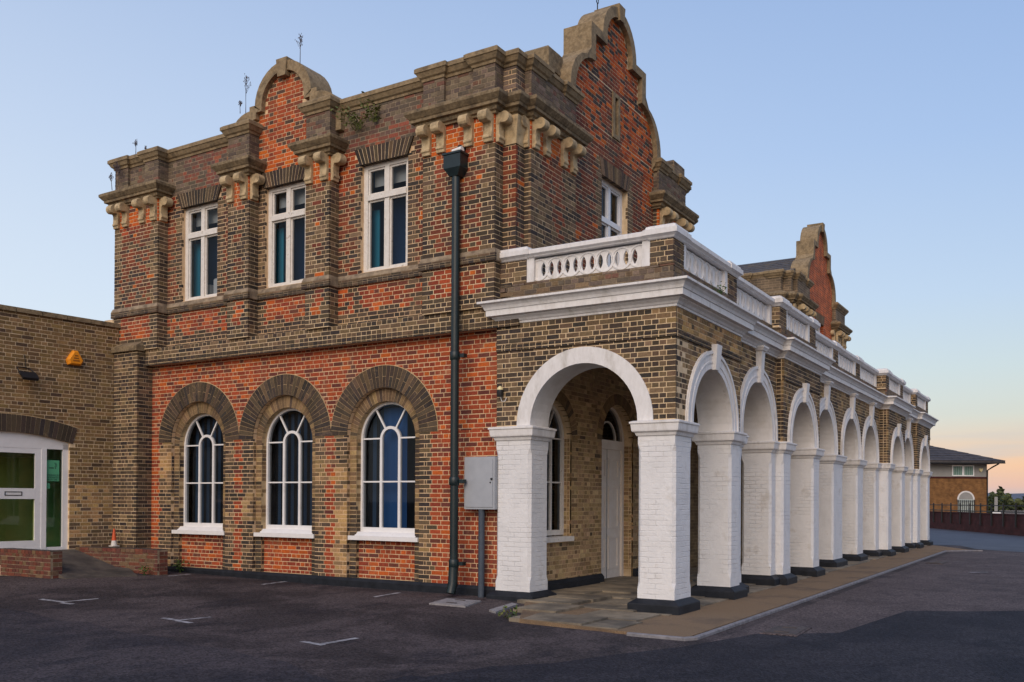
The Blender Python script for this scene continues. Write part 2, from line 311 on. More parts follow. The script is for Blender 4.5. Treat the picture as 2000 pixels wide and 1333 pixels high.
def brickmat(name, c1, c2, mort, swz, scale=1, bump=.3, paint=False):
    m, n, b = newmat(name, .85 if not paint else .6, .25); lk = n.links.new
    g = n.nodes.new('ShaderNodeNewGeometry'); sp = n.nodes.new('ShaderNodeSeparateXYZ'); lk(g.outputs['Position'], sp.inputs[0])
    ad = n.nodes.new('ShaderNodeMath'); ad.operation = 'ADD'; lk(sp.outputs[0], ad.inputs[0]); lk(sp.outputs[1], ad.inputs[1])
    cb = n.nodes.new('ShaderNodeCombineXYZ'); lk({'x': sp.outputs[0], 'y': sp.outputs[1], 'xy': ad.outputs[0]}[swz], cb.inputs[0]); lk(sp.outputs[2], cb.inputs[1])
    nz = nd(n, 'ShaderNodeTexNoise', Scale=5, Detail=4); lk(g.outputs['Position'], nz.inputs['Vector'])
    wv = n.nodes.new('ShaderNodeVectorMath'); wv.operation = 'MULTIPLY_ADD'; wv.inputs[1].default_value = (.02,.02,0); lk(nz.outputs['Color'], wv.inputs[0]); lk(cb.outputs[0], wv.inputs[2])
    t = nd(n, 'ShaderNodeTexBrick'); t.inputs['Scale'].default_value = 1; t.inputs['Brick Width'].default_value = .228*scale; t.inputs['Row Height'].default_value = .0765*scale
    t.inputs['Mortar Size'].default_value = .006 if not paint else .007; t.inputs['Mortar Smooth'].default_value = .1 if not paint else .9
    t.inputs['Color1'].default_value = (*c1, 1); t.inputs['Color2'].default_value = (*c2, 1); t.inputs['Mortar'].default_value = (*mort, 1)
    lk((wv if paint else cb).outputs[0], t.inputs['Vector'])
    if paint:
        n2 = nd(n, 'ShaderNodeTexNoise', Scale=2.2, Detail=6, Roughness=.65); lk(g.outputs['Position'], n2.inputs['Vector'])
        r = n.nodes.new('ShaderNodeValToRGB'); ramp(r, [(.3, c1), (.58, c2), (.73, mort)]); lk(n2.outputs[0], r.inputs[0]); lk(r.outputs[0], b.inputs['Base Color'])
        n3 = nd(n, 'ShaderNodeTexNoise', Scale=9, Detail=6, Roughness=.68); lk(g.outputs['Position'], n3.inputs['Vector'])
        n4 = nd(n, 'ShaderNodeTexNoise', Scale=2.6, Detail=4); lk(g.outputs['Position'], n4.inputs['Vector'])
        k4 = nd(n, 'ShaderNodeMapRange'); k4.inputs[1].default_value = .40; k4.inputs[2].default_value = .72; k4.inputs[4].default_value = .75; lk(n4.outputs[0], k4.inputs[0])
        inv = n.nodes.new('ShaderNodeMath'); inv.operation = 'MULTIPLY'; lk(t.outputs['Fac'], inv.inputs[0]); lk(k4.outputs[0], inv.inputs[1])
        hb = n.nodes.new('ShaderNodeMath'); hb.operation = 'SUBTRACT'; lk(n3.outputs[0], hb.inputs[0]); lk(inv.outputs[0], hb.inputs[1])
        bp = nd(n, 'ShaderNodeBump', Strength=.75, Distance=.016); lk(hb.outputs[0], bp.inputs['Height']); lk(bp.outputs[0], b.inputs['Normal'])
    else:
        n2 = nd(n, 'ShaderNodeTexNoise', Scale=3, Detail=6); lk(g.outputs['Position'], n2.inputs['Vector'])
        k = nd(n, 'ShaderNodeMapRange'); k.inputs[1].default_value = .3; k.inputs[2].default_value = .7; k.inputs[3].default_value = .65; k.inputs[4].default_value = 1.25; lk(n2.outputs[0], k.inputs[0])
        mm_ = n.nodes.new('ShaderNodeMixRGB'); mm_.blend_type = 'MULTIPLY'; mm_.inputs[0].default_value = 1; lk(t.outputs['Color'], mm_.inputs[1]); lk(k.outputs[0], mm_.inputs[2]); lk(mm_.outputs[0], b.inputs['Base Color'])
        bp = nd(n, 'ShaderNodeBump', Strength=bump, Distance=.008); bp.invert = True; lk(t.outputs['Fac'], bp.inputs['Height']); lk(bp.outputs[0], b.inputs['Normal'])
    return m
brickmat('painted_brick', (.66,.655,.65), (.74,.735,.73), (.56,.53,.49), 'xy', paint=True)
brickmat('hidden_brick', (.19,.10,.06), (.12,.075,.05), (.45,.33,.21), 'xy')
brickmat('far_red_brick', (.60,.115,.026), (.32,.066,.028), (.56,.32,.17), 'y')
brickmat('far_soot_brick', (.19,.14,.09), (.11,.085,.06), (.30,.22,.14), 'xy')
brickmat('house_brick', (.22,.105,.036), (.17,.08,.03), (.21,.12,.055), 'x')
brickmat('wall_red_far', (.075,.018,.016), (.055,.016,.014), (.07,.03,.025), 'xy')
brickmat('inner_brick', (.27,.18,.09), (.17,.11,.06), (.33,.23,.12), 'xy')

# ------------------------------------------------------------------ brick laying
CH, JT = .0765, .0128
PAL = {
 'red': [((.345,.069,.026),.40), ((.25,.050,.025),.30), ((.47,.100,.022),.12), ((.14,.043,.031),.18)],
 'bright': [((.52,.108,.020),.55), ((.40,.075,.022),.25), ((.62,.15,.022),.12), ((.12,.055,.042),.08)],
 'maroon': [((.165,.048,.028),.4), ((.22,.058,.028),.25), ((.10,.050,.036),.2), ((.065,.052,.044),.12), ((.52,.12,.02),.03)],
 'dark': [((.064,.047,.035),.45), ((.092,.066,.044),.3), ((.045,.037,.033),.2), ((.13,.085,.05),.05)],
 'brown': [((.165,.110,.063),.35), ((.13,.088,.053),.3), ((.20,.136,.078),.2), ((.078,.058,.043),.15)],
 'annex': [((.225,.140,.060),.4), ((.175,.108,.050),.3), ((.27,.17,.072),.2), ((.10,.064,.038),.1)],
 'inner': [((.43,.29,.15),.4), ((.35,.235,.125),.3), ((.26,.175,.095),.2), ((.52,.37,.20),.1)],
 'tan': [((.27,.175,.085),.4), ((.20,.13,.068),.3), ((.36,.24,.115),.15), ((.11,.078,.05),.15)],
 'tandark': [((.20,.132,.070),.4), ((.15,.10,.056),.3), ((.27,.18,.09),.15), ((.085,.062,.043),.15)],
 'yellow': [((.46,.285,.12),.35), ((.37,.225,.095),.3), ((.27,.17,.08),.2), ((.14,.095,.058),.15)],
 'soot':   [((.15,.112,.08),.4), ((.11,.085,.065),.3), ((.20,.15,.105),.2), ((.17,.085,.06),.1)],
 'sootred':[((.20,.075,.052),.35), ((.14,.085,.065),.3), ((.27,.085,.05),.15), ((.11,.085,.065),.2)],
 'gable_s': [((.36,.075,.028),.38), ((.26,.058,.028),.30), ((.45,.095,.024),.16), ((.10,.058,.042),.16)],
 'gable': [((.43,.086,.020),.40), ((.29,.060,.024),.22), ((.54,.125,.02),.13), ((.065,.045,.038),.25)],
 'low':    [((.17,.058,.04),.4), ((.125,.052,.04),.3), ((.16,.10,.06),.3)],
}
def pick(name):
    r = random.random()
    for c, wgt in PAL[name]:
        r -= wgt
        if r <= 0: break
    j = random.uniform(.86, 1.16); k = random.uniform(.95, 1.05)
    return (c[0]*j, c[1]*j*k, c[2]*j/k)
def nz(u, z, s=1.0, o=0.0): return noise.noise(Vector((u*s, z*s, o)))*.5+.5
class Bricks:
    def __init__(s): s.l = []
    def add(s, fr, u0, u1, z0, z1, d, col):
        j = lambda: random.uniform(-.0022, .0016)
        s.l.append((fr, u0-j(), u1+j(), z0-j(), z1+j(), d + random.uniform(-.001, .002), col))
    def lay(s, fr, u0, u1, z0, z1, d, colf, skip=None, e0=0.0, e1=0.0, bond='E', ph=0):
        i = math.floor(z0/CH + 1e-6)
        while i*CH < z1 - 1e-6:
            a, b = max(z0, i*CH+JT/2), min(z1, (i+1)*CH-JT/2)
            if b - a > .02:
                us = [u0-e0]; x = u0
                if bond == 'H' or (i+ph) % 2:
                    x += .1035; us.append(x); x += .052; us.append(x)
                    while x < u1-.06: x += .114 if random.random() > .06 else .228; us.append(x)
                else:
                    while x < u1-.06: x += .228 if random.random() > .08 else .114; us.append(x)
                us = [q for q in us if q < u1-.05] + [u1+e1]
                for p, q in zip(us, us[1:]):
                    p2 = p + (JT/2 if p > u0 else 0); q2 = q - (JT/2 if q < u1 else 0)
                    if q2-p2 < .02: continue
                    uc, zc = (p2+q2)/2, (a+b)/2
                    if skip and skip(uc, zc, p2, q2): continue
                    cc = colf(uc, zc)
                    s.add(fr, p2, q2, a, b, d, pick(cc) if isinstance(cc, str) else cc)
            i += 1
    def build(s, root, maxn=300, depth=.045):
        vis = []
        for k, (fr, u0, u1, z0, z1, d, col) in enumerate(s.l):
            P = fr((u0+u1)/2, (z0+z1)/2, d); q = pix(P)
            if not q or not (0 < q[0] < 2000 and 0 < q[1] < 1333): continue
            if (CAM-P).dot(fr.N) <= 0: continue
            a, b = pix(fr(u0, z0, d)), pix(fr(u1, z1, d))
            vis.append((abs((a[0]-b[0])*(a[1]-b[1])), k))
        vis.sort(reverse=True); top = {k for _, k in vis[:maxn]}
        mb = MB(); cache = {}; off = wl(root)
        for k, (fr, u0, u1, z0, z1, d, col) in enumerate(s.l):
            if k in top:
                w_, h_ = round(u1-u0, 3), round(z1-z0, 3)
                if (w_, h_) not in cache:
                    t = MB(); x, z = w_/2, h_/2
                    t.hexa([(-x,0,-z),(x,0,-z),(x,0,z),(-x,0,z)], [(-x,depth,-z),(x,depth,-z),(x,depth,z),(-x,depth,z)])
                    me = bpy.data.meshes.new('brick'); me.from_pydata(t.v, [], t.f); me.materials.append(M['brick'])
                    at_ = me.color_attributes.new('bcol', 'FLOAT_COLOR', 'CORNER'); at_.data.foreach_set('color', [1.0]*(4*len(me.loops)))
                    cache[(w_, h_)] = me
                o = bpy.data.objects.new('brick', cache[(w_, h_)]); o.color = (*col, 1)
                P = fr((u0+u1)/2, (z0+z1)/2, d) - off; mt = Matrix.Identity(4)
                for i in range(3): mt[i][0], mt[i][1], mt[i][2], mt[i][3] = fr.U[i], -fr.N[i], (0,0,1)[i], P[i]
                o.matrix_local = mt; link(o, root)
            else:
                mb.fbox(fr, u0, u1, z0, z1, d, d-depth, col, skip=(1,))
        if mb.f: tag(mb.obj('brickwork', M['brick'], root, recalc=False), kind='stuff')
def vous(parent, fr, uc, zc, r0, r1, d0, d1, n, a0=0, a1=math.pi, pal='dark', name='voussoir', gap=.008, n_rows=1):
    # ring of wedge bricks; each a mesh object that shares the wedge of its row
    mbk = MB(); mbk.ribbon(fr, [(uc+(r0+.004)*math.cos(a0+(a1-a0)*k/n), zc+(r0+.004)*math.sin(a0+(a1-a0)*k/n)) for k in range(n+1)], [(uc+(r1+.012)*math.cos(a0+(a1-a0)*k/n), zc+(r1+.012)*math.sin(a0+(a1-a0)*k/n)) for k in range(n+1)], d0-.005, d1+.004); mbk.obj('arch_mortar', M['mortar_tan'], parent)
    da = (a1-a0)/n; h = da/2; B = Matrix.Identity(4); P = fr(uc, zc, 0) - wl(parent); ms = {}
    for i in range(3): B[i][0], B[i][1], B[i][2], B[i][3] = fr.U[i], -fr.N[i], (0,0,1)[i], P[i]
    def wedge(ra, rb):
        ga = gap/2/((ra+rb)/2); t = MB()
        v_ = [(ra*math.sin(-h+ga), ra*math.cos(h-ga)), (ra*math.sin(h-ga), ra*math.cos(h-ga)), (rb*math.sin(h-ga), rb*math.cos(h-ga)), (rb*math.sin(-h+ga), rb*math.cos(h-ga))]
        t.hexa([(x,-d0,z) for x,z in v_], [(x,-d1,z) for x,z in v_])
        me = bpy.data.meshes.new(name); me.from_pydata(t.v, [], t.f); me.materials.append(M['brick'])
        at_ = me.color_attributes.new('bcol', 'FLOAT_COLOR', 'CORNER'); at_.data.foreach_set('color', [1.0]*(4*len(me.loops))); return me
    rm = (r0+r1)/2
    for k in range(n):
        parts = [(r0, r1)] if n_rows == 1 or k % 2 == 0 else [(r0, rm-gap/2), (rm+gap/2, r1)]
        for ab_ in parts:
            if ab_ not in ms: ms[ab_] = wedge(*ab_)
            o = bpy.data.objects.new(name, ms[ab_]); o.color = (*pick(pal), 1); o.matrix_local = B @ Matrix.Rotation(math.pi/2-(a0+da*(k+.5)), 4, 'Y'); link(o, parent)
# ------------------------------------------------------------------ ground
xs = [-4000,-800,-200,-80,-50,-35] + [-25+.5*k for k in range(0, 51)] + [4,10,20,50,150,600,4000]
ys = [-400,-60,-20,-8] + [-4+.5*k for k in range(0, 45)] + [22,30,45,70,110,200,500,1500,6000]
mb = MB(); W_ = len(xs)
for y in ys:
    for x in xs: mb.v.append((x, y, gz(x, y) if abs(x) < 40 and y < 40 else (0 if y < 100 else 0)))
for j in range(len(ys)-1):
    for i in range(W_-1): mb.f.append((j*W_+i, j*W_+i+1, (j+1)*W_+i+1, (j+1)*W_+i)); mb.c.append((1,1,1))
tag(mb.obj('ground', M['asphalt'], smooth=True, recalc=False), kind='structure')
def flat(name, pts, mat, z, label=None, kind='structure', cat=None, edge=0.0):
    mb = MB(); P = [Vector((p[0], p[1], z)) for p in pts]
    t = tessellate_polygon([P])
    b0 = len(P); mb.v = [tuple(p) for p in P]
    for q in t:
        a, b_, c2 = (P[i] for i in q)
        if (b_-a).cross(c2-a).z < 0: q = (q[0], q[2], q[1])
        mb.f.append(tuple(q)); mb.c.append((1,1,1))
    o = mb.obj(name, mat, recalc=False); return tag(o, label, cat, None, kind)
g2 = lambda x, y: tuple(gnd(x, y)[:2])
flat('brown_tarmac', [g2(1362,1262), (-3.2,7.9), (2.0,9.5), (14,22), (16,30), (-2.5,36.0), (-3.72,34.4), (-3.72,10.6)], M['asphalt_brown'], .004)
flat('road', [(-3.2,36.6), (-1.0,34.8), (16,29.8), (60,20), (60,45), (2.0,48.0), (-2.6,52.8), (-8.6,65.5), (-30,78), (-30,39.5), (-4.0,39.2)], M['road'], .008)
flat('dark_tarmac', [g2(690,1345), g2(800,1322), g2(830,1325), g2(960,1304), g2(1080,1298), g2(1200,1281), g2(1330,1266), g2(1480,1240), g2(1560,1240), g2(1640,1238), g2(1770,1195), g2(1900,1196), g2(2040,1194), (9,10), (6,2), (-3,2.5)], M['asphalt_new'], .012)
flat('dark_tarmac', [g2(-60,1180), g2(60,1199), g2(120,1216), g2(170,1217), g2(230,1236), g2(330,1249), g2(360,1262), g2(440,1269), g2(500,1288), g2(560,1296), g2(610,1322), g2(690,1345), (-3.6,3.0), (-14,1.0), (-17,6.0)], M['asphalt_mid'], .016)
def strip(a, b, wd, mat, name, lift=.006, n=8):
    a, b = Vector(a), Vector(b); t = (b-a); t.z = 0; s_ = Vector((t.y, -t.x, 0)).normalized()*(wd/2); mb = MB(); r = []
    for k in range(n+1):
        p = a.lerp(b, k/n)
        for q in (p-s_, p+s_): mb.v.append((q.x, q.y, gz(q.x, q.y)+lift))
    for k in range(n): mb.f.append((2*k, 2*k+1, 2*k+3, 2*k+2)); mb.c.append((1,1,1))
    return tag(mb.obj(name, mat), kind='structure')
for a, b in (((128,1176),(192,1170)), ((78,1171),(128,1177)), ((120,1178),(142,1181)), ((352,1212),(412,1206)), ((318,1208),(352,1213)), ((346,1213),(374,1218)),
             ((628,1259),(698,1247)), ((590,1254),(632,1261)), ((512,1142.5),(562,1136)), ((730,1167),(780,1158.5)), ((330,1126),(372,1122))):
    strip(gnd(*a), gnd(*b), .085, M['paint_line'], 'parking_line', .005)
strip(gnd(1893,1120), gnd(1930,1119.5), .10, M['paint_line'], 'road_line', .02)
# pavement beside the arcade: gravel strip, kerb, flagstones
KX = -3.90
def slab(name, x0, x1, y0, y1, z0, z1, mat, parent=None):
    mb = MB(); mb.box(x0, x1, y0, y1, z0, z1); return mb.obj(name, mat, parent)
pv = [(-4.95,10.55), (KX-.1,10.52), (KX-.1,34.3), (-3.2,35.2), (-5.2,39.0), (-5.2,10.6)]
mb = MB(); mb.loft([[(x,y,-.1) for x,y in pv], [(x,y,.035) for x,y in pv]]); tag(mb.obj('pavement', M['gravel']), kind='structure')
kp = [(-4.75,10.43), (KX-.10,10.42), (KX,10.58), (KX,14), (KX,20), (KX,27), (KX,34.2), (-3.2,35.15), (-2.9,35.25)]
mb = MB(); mb.sweep([(-.055,-.1), (0,-.1), (0,.03), (-.012,.042), (-.055,.042)], kp); tag(mb.obj('kerb', M['kerb']), kind='structure')
fl = bpy.data.objects.new('paving', None); link(fl, None, (0,0,0)); tag(fl, kind='structure')
fr0 = random.Random(5)
y = 10.62
while y < 38.6:
    h = fr0.uniform(.62, .9); x = -6.35 - .95*(y+.4-10.6)/1.8
    if y > 12.6: x = -7.66
    while x < -4.98:
        wd = min(fr0.uniform(.7, 1.25), -4.955-x)
        if wd > .12:
            zt = .048 + .075*S01((-5.2-(x+wd/2))/2.2) + fr0.uniform(-.005, .005); mb = MB(); e = .008
            mb.hexa([(x+e,y+e,zt),(x+wd-e,y+e,zt),(x+wd-e,y+h-e,zt),(x+e,y+h-e,zt)], [(x+e,y+e,-.05),(x+wd-e,y+e,-.05),(x+wd-e,y+h-e,-.05),(x+e,y+h-e,-.05)])
            mb.obj('flagstone', M['flag'], fl)
        x += wd
    y += h
bd = [(-6.38,10.6,.075), (-4.95,10.6,.03), (-4.95,38.6,.03), (-7.66,38.6,.10), (-7.66,12.62,.10), (-7.35,12.4,.095)]
mb = MB(); mb.loft([[(x,y,-.08) for x,y,z in bd], bd])
mb.obj('bedding', M['gravel'], fl)
def quadslab(name, pts, h, mat, label, cat):
    P = [gnd(*p) for p in pts]; mb = MB(); mb.loft([[(p.x,p.y,p.z-.05) for p in P], [(p.x,p.y,p.z+h) for p in P]])
    c = sum(P, Vector())/4; return mb, c
mb, c = quadslab('', [(955,1195),(1000,1181.5),(1011,1184),(968,1199)], .03, None, '', ''); tag(mb.obj('stone_slab', M['concrete'], at=c), 'narrow pale stone slab lying at the edge of the paving', 'slab')
def cover(pts, mat, label, rim=None):
    P = [gnd(*p) for p in pts]; c = sum(P, Vector())/4
    t = thing('manhole_cover', c, label, 'manhole'); mb = MB()
    mb.loft([[(p.x,p.y,p.z-.04) for p in P], [(p.x,p.y,p.z+.022) for p in P]]); mb.obj('frame', mat, t)
    Q = [c+(p-c)*.86 for p in P]; mb = MB(); mb.loft([[(p.x,p.y,p.z) for p in Q], [(p.x,p.y,p.z+.028) for p in Q]]); mb.obj('lid', rim or mat, t)
    for s_ in (-.3, .3):
        a, b_ = (Q[0]+Q[3])/2, (Q[1]+Q[2])/2; k = a.lerp(b_, .5+s_); tt = (b_-a).normalized()
        mb = MB(); mb.box(k.x-.09, k.x+.09, k.y-.02, k.y+.02, k.z+.02, k.z+.036); mb.obj('lifting_handle', M['iron'], t)
cover([(838,1181),(873,1171.5),(940,1176),(909,1187.5)], M['concrete'], 'grey concrete manhole cover near the foot of the downpipe')
cover([(1483,1240),(1513,1225.5),(1586,1228.5),(1556,1246)], M['asphalt_brown'], 'brown rectangular manhole cover in the tarmac beside the kerb', M['iron'])
cover([(1808,1101),(1822,1097.5),(1852,1099),(1840,1103)], M['iron'], 'distant manhole cover beyond the bend of the kerb')

# ------------------------------------------------------------------ main station building
XC, XW, XE, YS, YN = -12.84, -17.94, -7.745, 12.68, 20.08
Sf = frame((0, YS), (1, 0)); Ef = frame((XE, 0), (0, 1)); YG = 16.38
B = thing('station_building', (XC, 16.4, 0), 'two storey red and dark brick station building with curved gables at the left', 'building')
BR = Bricks()
CW = (-15.23, XC, -10.45)
RO, RI, ZS = 1.195, .81, 2.80          # outer arch ring, first order opening
R2, ZS2 = .66, 2.72                    # second order
def near(u): return min(CW, key=lambda c: abs(u-c))
def col_south(u, z):
    c = near(u); du = abs(u-c)
    if z < 4.45:
        if z < 2.86 and du > .80 and -16.42 < u < -9.2:
            if du < 1.13 or (u > -9.4 and du < 1.10):
                k = nz(u, z, 1.1, 3); return 'yellow' if k > .66 - .12*(z < 1.0) else ('tan' if k > .53 else ('dark' if random.random() < .68 else 'brown'))
            return 'red' if du > 1.135 else 'dark'
        if z < 2.86 and u > -9.25 and du < 1.22: return 'yellow' if nz(u, z, 1.3, 8) > .60 else ('tan' if random.random() < .3 else 'dark')
        return 'red'
    if abs(u-XC) < .80 and z > 7.85: return 'gable_s' if z > 8.35 or random.random() < .6 else 'bright'
    if z > 7.86: return 'sootred' if nz(u, z, .8, 5) > .48 else 'soot'
    if z < 5.46:
        if du < .56: return 'red' if z > 5.02 + .03*math.sin(u*9) else 'dark'
        if z > 4.98 and du > .70: return 'red' if random.random() < .75 else 'dark'
        return 'dark' if random.random() < .8 else 'brown'
    if du < .67: return 'brown' if random.random() < .55 else 'dark'
    k = nz(u, z, .7, 1)
    if z > 7.15 and k > .46: return 'red'
    return 'maroon' if random.random() < .82 else 'dark'
def pilcol(u0, u1, es=.20):
    def f(u, z):
        e = min(u-u0, u1-u); k = nz(u, z, 1.2, 7)
        if z < 5.46:
            if e > es and z > 5.0: return 'red' if k > .35 else 'maroon'
            return 'dark' if random.random() < .75 else 'brown'
        if z > 8.1: return 'soot'
        if z > 7.36: return 'bright'
        if e < es + .06*((int(z/.30)) % 2): return 'dark' if k > .52 else 'brown'
        if z > 6.95 and k > .5: return 'red'
        return 'maroon' if random.random() < .85 else 'dark'
    return f
# front wall sheet (mortar) with openings and the curved gable
def gprof(r, zc, st, ledge, zl, rs, zb, ins=0.0, sg=1, n=8):
    # right half, top to bottom: arc r about zc, stilt to st, ledge out to ledge, drop to zl, quarter scroll of radius rs down to zb
    p = arcpts(0, zc, r, math.pi/2, 0, n) + [(r, st), (ledge, st), (ledge, zl+rs)]
    p += arcpts(ledge, zl, rs, math.pi/2, 0, n)[1:] + [(ledge+rs, zb)]
    return p
def gable_ribs(fr, c, pin, pout, d0, d1, mat, parent, name='gable_coping'):
    for sg in (1, -1):
        mb = MB(); mb.ribbon(fr, [(c+sg*u, z) for u, z in pin], [(c+sg*u, z) for u, z in pout], d0, d1); mb.obj(name, mat, parent)
g_in = gprof(.55, 9.16, 9.06, .70, 8.52, .42, 8.30)
g_out = arcpts(0, 9.16, .73, math.pi/2, 0, 8) + [(.74, 9.20), (.87, 9.20), (.87, 9.12)] + arcpts(.87, 8.52, .60, math.pi/2, 0, 8)[1:] + [(1.47, 8.30)]
GH = [(u, z) for u, z in gprof(.60, 9.16, 9.08, .76, 8.55, .40, 8.35)]
outer = [(XW,-.1), (XE-.004,-.1), (XE-.004,8.62)] + [(XC+GH[-1][0], 8.62)] + [(XC+u, z) for u, z in reversed(GH) if z > 8.62] + [(XC-u, z) for u, z in GH if z > 8.62] + [(XC-GH[-1][0], 8.62)] + [(XW,8.62)]
holes = [archhole(c, RI, .02, ZS, 24) for c in CW] + [[(c-.53,5.68),(c+.53,5.68),(c+.53,7.62),(c-.53,7.62)] for c in CW]
mb = MB(); mb.sheet(Sf, outer, holes, -.004, .34); mb.obj('front_wall', M['mortar_red'], B)
def skip_s(uc, zc, a, b):
    c = near(uc); du = abs(uc-c)
    if zc < ZS:
        if a < c+RI-.001 and b > c-RI+.001 and zc < ZS: return True
    elif zc < 4.3 and math.hypot(uc-c, zc-ZS) < (RI+RO)/2+.10: return True
    if 5.66 < zc < 7.62 and a < c+.52 and b > c-.52: return True
    if 7.60 < zc < 7.90 and du < .56: return True
    return False
for (a, b) in [(-16.66, CW[0]-RI), (CW[0]+RI, CW[1]-RI), (CW[1]+RI, CW[2]-RI), (CW[2]+RI, -7.9)]:
    BR.lay(Sf, a, b, .25, ZS, 0, col_south)
BR.lay(Sf, -16.66, -7.9, ZS, 4.41, 0, col_south, skip_s)
segs = [(-16.20, CW[0]-.53), (CW[0]+.53, -14.12), (-13.55, CW[1]-.53), (CW[1]+.53, -12.07), (-11.50, CW[2]-.53), (CW[2]+.53, -9.41)]
for a, b in [(-16.20,-14.12), (-13.55,-12.07), (-11.50,-9.41), (-7.99,XE)]: BR.lay(Sf, a, b, 4.74, 5.46, 0, col_south, e1=.007 if b == XE else 0)
for a, b in segs: BR.lay(Sf, a, b, 5.66, 7.62, 0, col_south)
BR.lay(Sf, -7.99, XE, 5.66, 7.40, 0, lambda u, z: 'maroon' if random.random() < .6 else 'dark', e1=.007)
for a, b in [(-16.20,-14.12), (-11.50,-9.41)]: BR.lay(Sf, a, b, 7.62, 8.66, 0, col_south, skip_s)
def skip_g(uc, zc, a, b):
    for u in (a, b):
        du = abs(u-XC)
        if zc > 9.06 and (du > .56 if zc < 9.16 else math.hypot(du, zc-9.16) > .60): return True
    return skip_s(uc, zc, a, b)
BR.lay(Sf, -13.55, -12.07, 7.62, 9.80, 0, col_south, skip_g)
# ground floor arches, jambs, windows
for c in CW:
    vous(B, Sf, c, ZS, RI, RO, .012, -.10, 40, pal='dark', n_rows=2)
    o2 = [(c-RI-.1,.02),(c+RI+.1,.02),(c+RI+.1,3.8),(c-RI-.1,3.8)]
    mb = MB(); mb.sheet(Sf, o2, [archhole(c, R2, .05, ZS2, 20)], -.084, .14); mb.obj('reveal_wall', M['mortar_tan'], B)
    jc = lambda u, z: ('tan' if nz(u, z, 1.4, c) > .42 else 'dark') if z > .95 else 'dark'
    for a, b in ((c-RI+.004, c-R2), (c+R2, c+RI-.004)): BR.lay(Sf, a, b, .25, ZS2, -.08, jc, bond='H')
    vous(B, Sf, c, ZS2, R2, RI+.075, -.082, -.16, 34, pal='tandark', name='arch_brick', gap=.006)
    for X_, yy0, yy1 in ((c-RI, YS+.012, YS+.078), (c-R2, YS+.095, YS+.225)):
        jf = frame((X_, 0), (0, 1)); BR.lay(jf, yy0, yy1, .25, 2.74, 0, jc, bond='H')
        jf2 = frame((2*c-X_, 0), (0, -1)); BR.lay(jf2, -yy1, -yy0, .25, 2.74, 0, jc, bond='H')
    mb = MB(); mb.fbox(Sf, c-R2-.05, c+R2+.05, .02, .93, -.164, -.34); mb.obj('apron_wall', M['mortar_red'], B)
    BR.lay(Sf, c-R2+.004, c+R2-.004, .25, .925, -.16, lambda u, z: 'red')
def arch_window(parent, fr, c, hw, zs, z0, d, fm, gm, r_in=.23, bars=(1.965, 2.735)):
    W = bpy.data.objects.new('window', None); link(W, parent); ft = .075
    mb = MB(); ring = [(c-hw, z0), (c+hw, z0)] + arcpts(c, zs, hw, 0, math.pi, 22); hw2 = hw-ft
    inn = [(c-hw2, z0+.09), (c+hw2, z0+.09)] + arcpts(c, zs, hw2, 0, math.pi, 22)
    mb.sheet(fr, ring, [inn], d, .09); mb.obj('frame', fm, W)
    rin, w_ = r_in, .05
    so_ = [(c-rin, z0+.085)] + list(reversed(arcpts(c, zs, rin, 0, math.pi, 14))) + [(c+rin, z0+.085)]
    si_ = [(c-rin+w_, z0+.085)] + list(reversed(arcpts(c, zs, rin-w_, 0, math.pi, 14))) + [(c+rin-w_, z0+.085)]
    mb = MB(); mb.ribbon(fr, si_, so_, d-.012, d-.07); mb.obj('mullion', fm, W)
    for zb in bars:
        for a, b in ((c-hw2-.01, c-rin+.004), (c-rin+w_-.004, c+rin-w_+.004), (c+rin-.004, c+hw2+.01)):
            if zb > zs-.05 and abs((a+b)/2-c) < .05: continue
            mb = MB(); mb.fbox(fr, a, b, zb-.013, zb+.013, d-.02, d-.06); mb.obj('glazing_bar', fm, W)
    for th in (R(58), R(122)):
        p, q = (c+(rin-.01)*math.cos(th), zs+(rin-.01)*math.sin(th)), (c+(hw2+.01)*math.cos(th), zs+(hw2+.01)*math.sin(th)); nx, nz_ = -math.sin(th)*.014, math.cos(th)*.014
        mb = MB(); mb.prism(fr, [(p[0]-nx,p[1]-nz_),(q[0]-nx,q[1]-nz_),(q[0]+nx,q[1]+nz_),(p[0]+nx,p[1]+nz_)], d-.02, d-.06); mb.obj('glazing_bar', fm, W)
    mb = MB(); pp = [(c-hw2-.01, z0+.08), (c+hw2+.01, z0+.08)] + arcpts(c, zs, hw2+.01, 0, math.pi, 20)
    mb.face([fr(u,z,d-.045) for u,z in pp]); mb.obj('pane', gm, W, recalc=False)
    return W
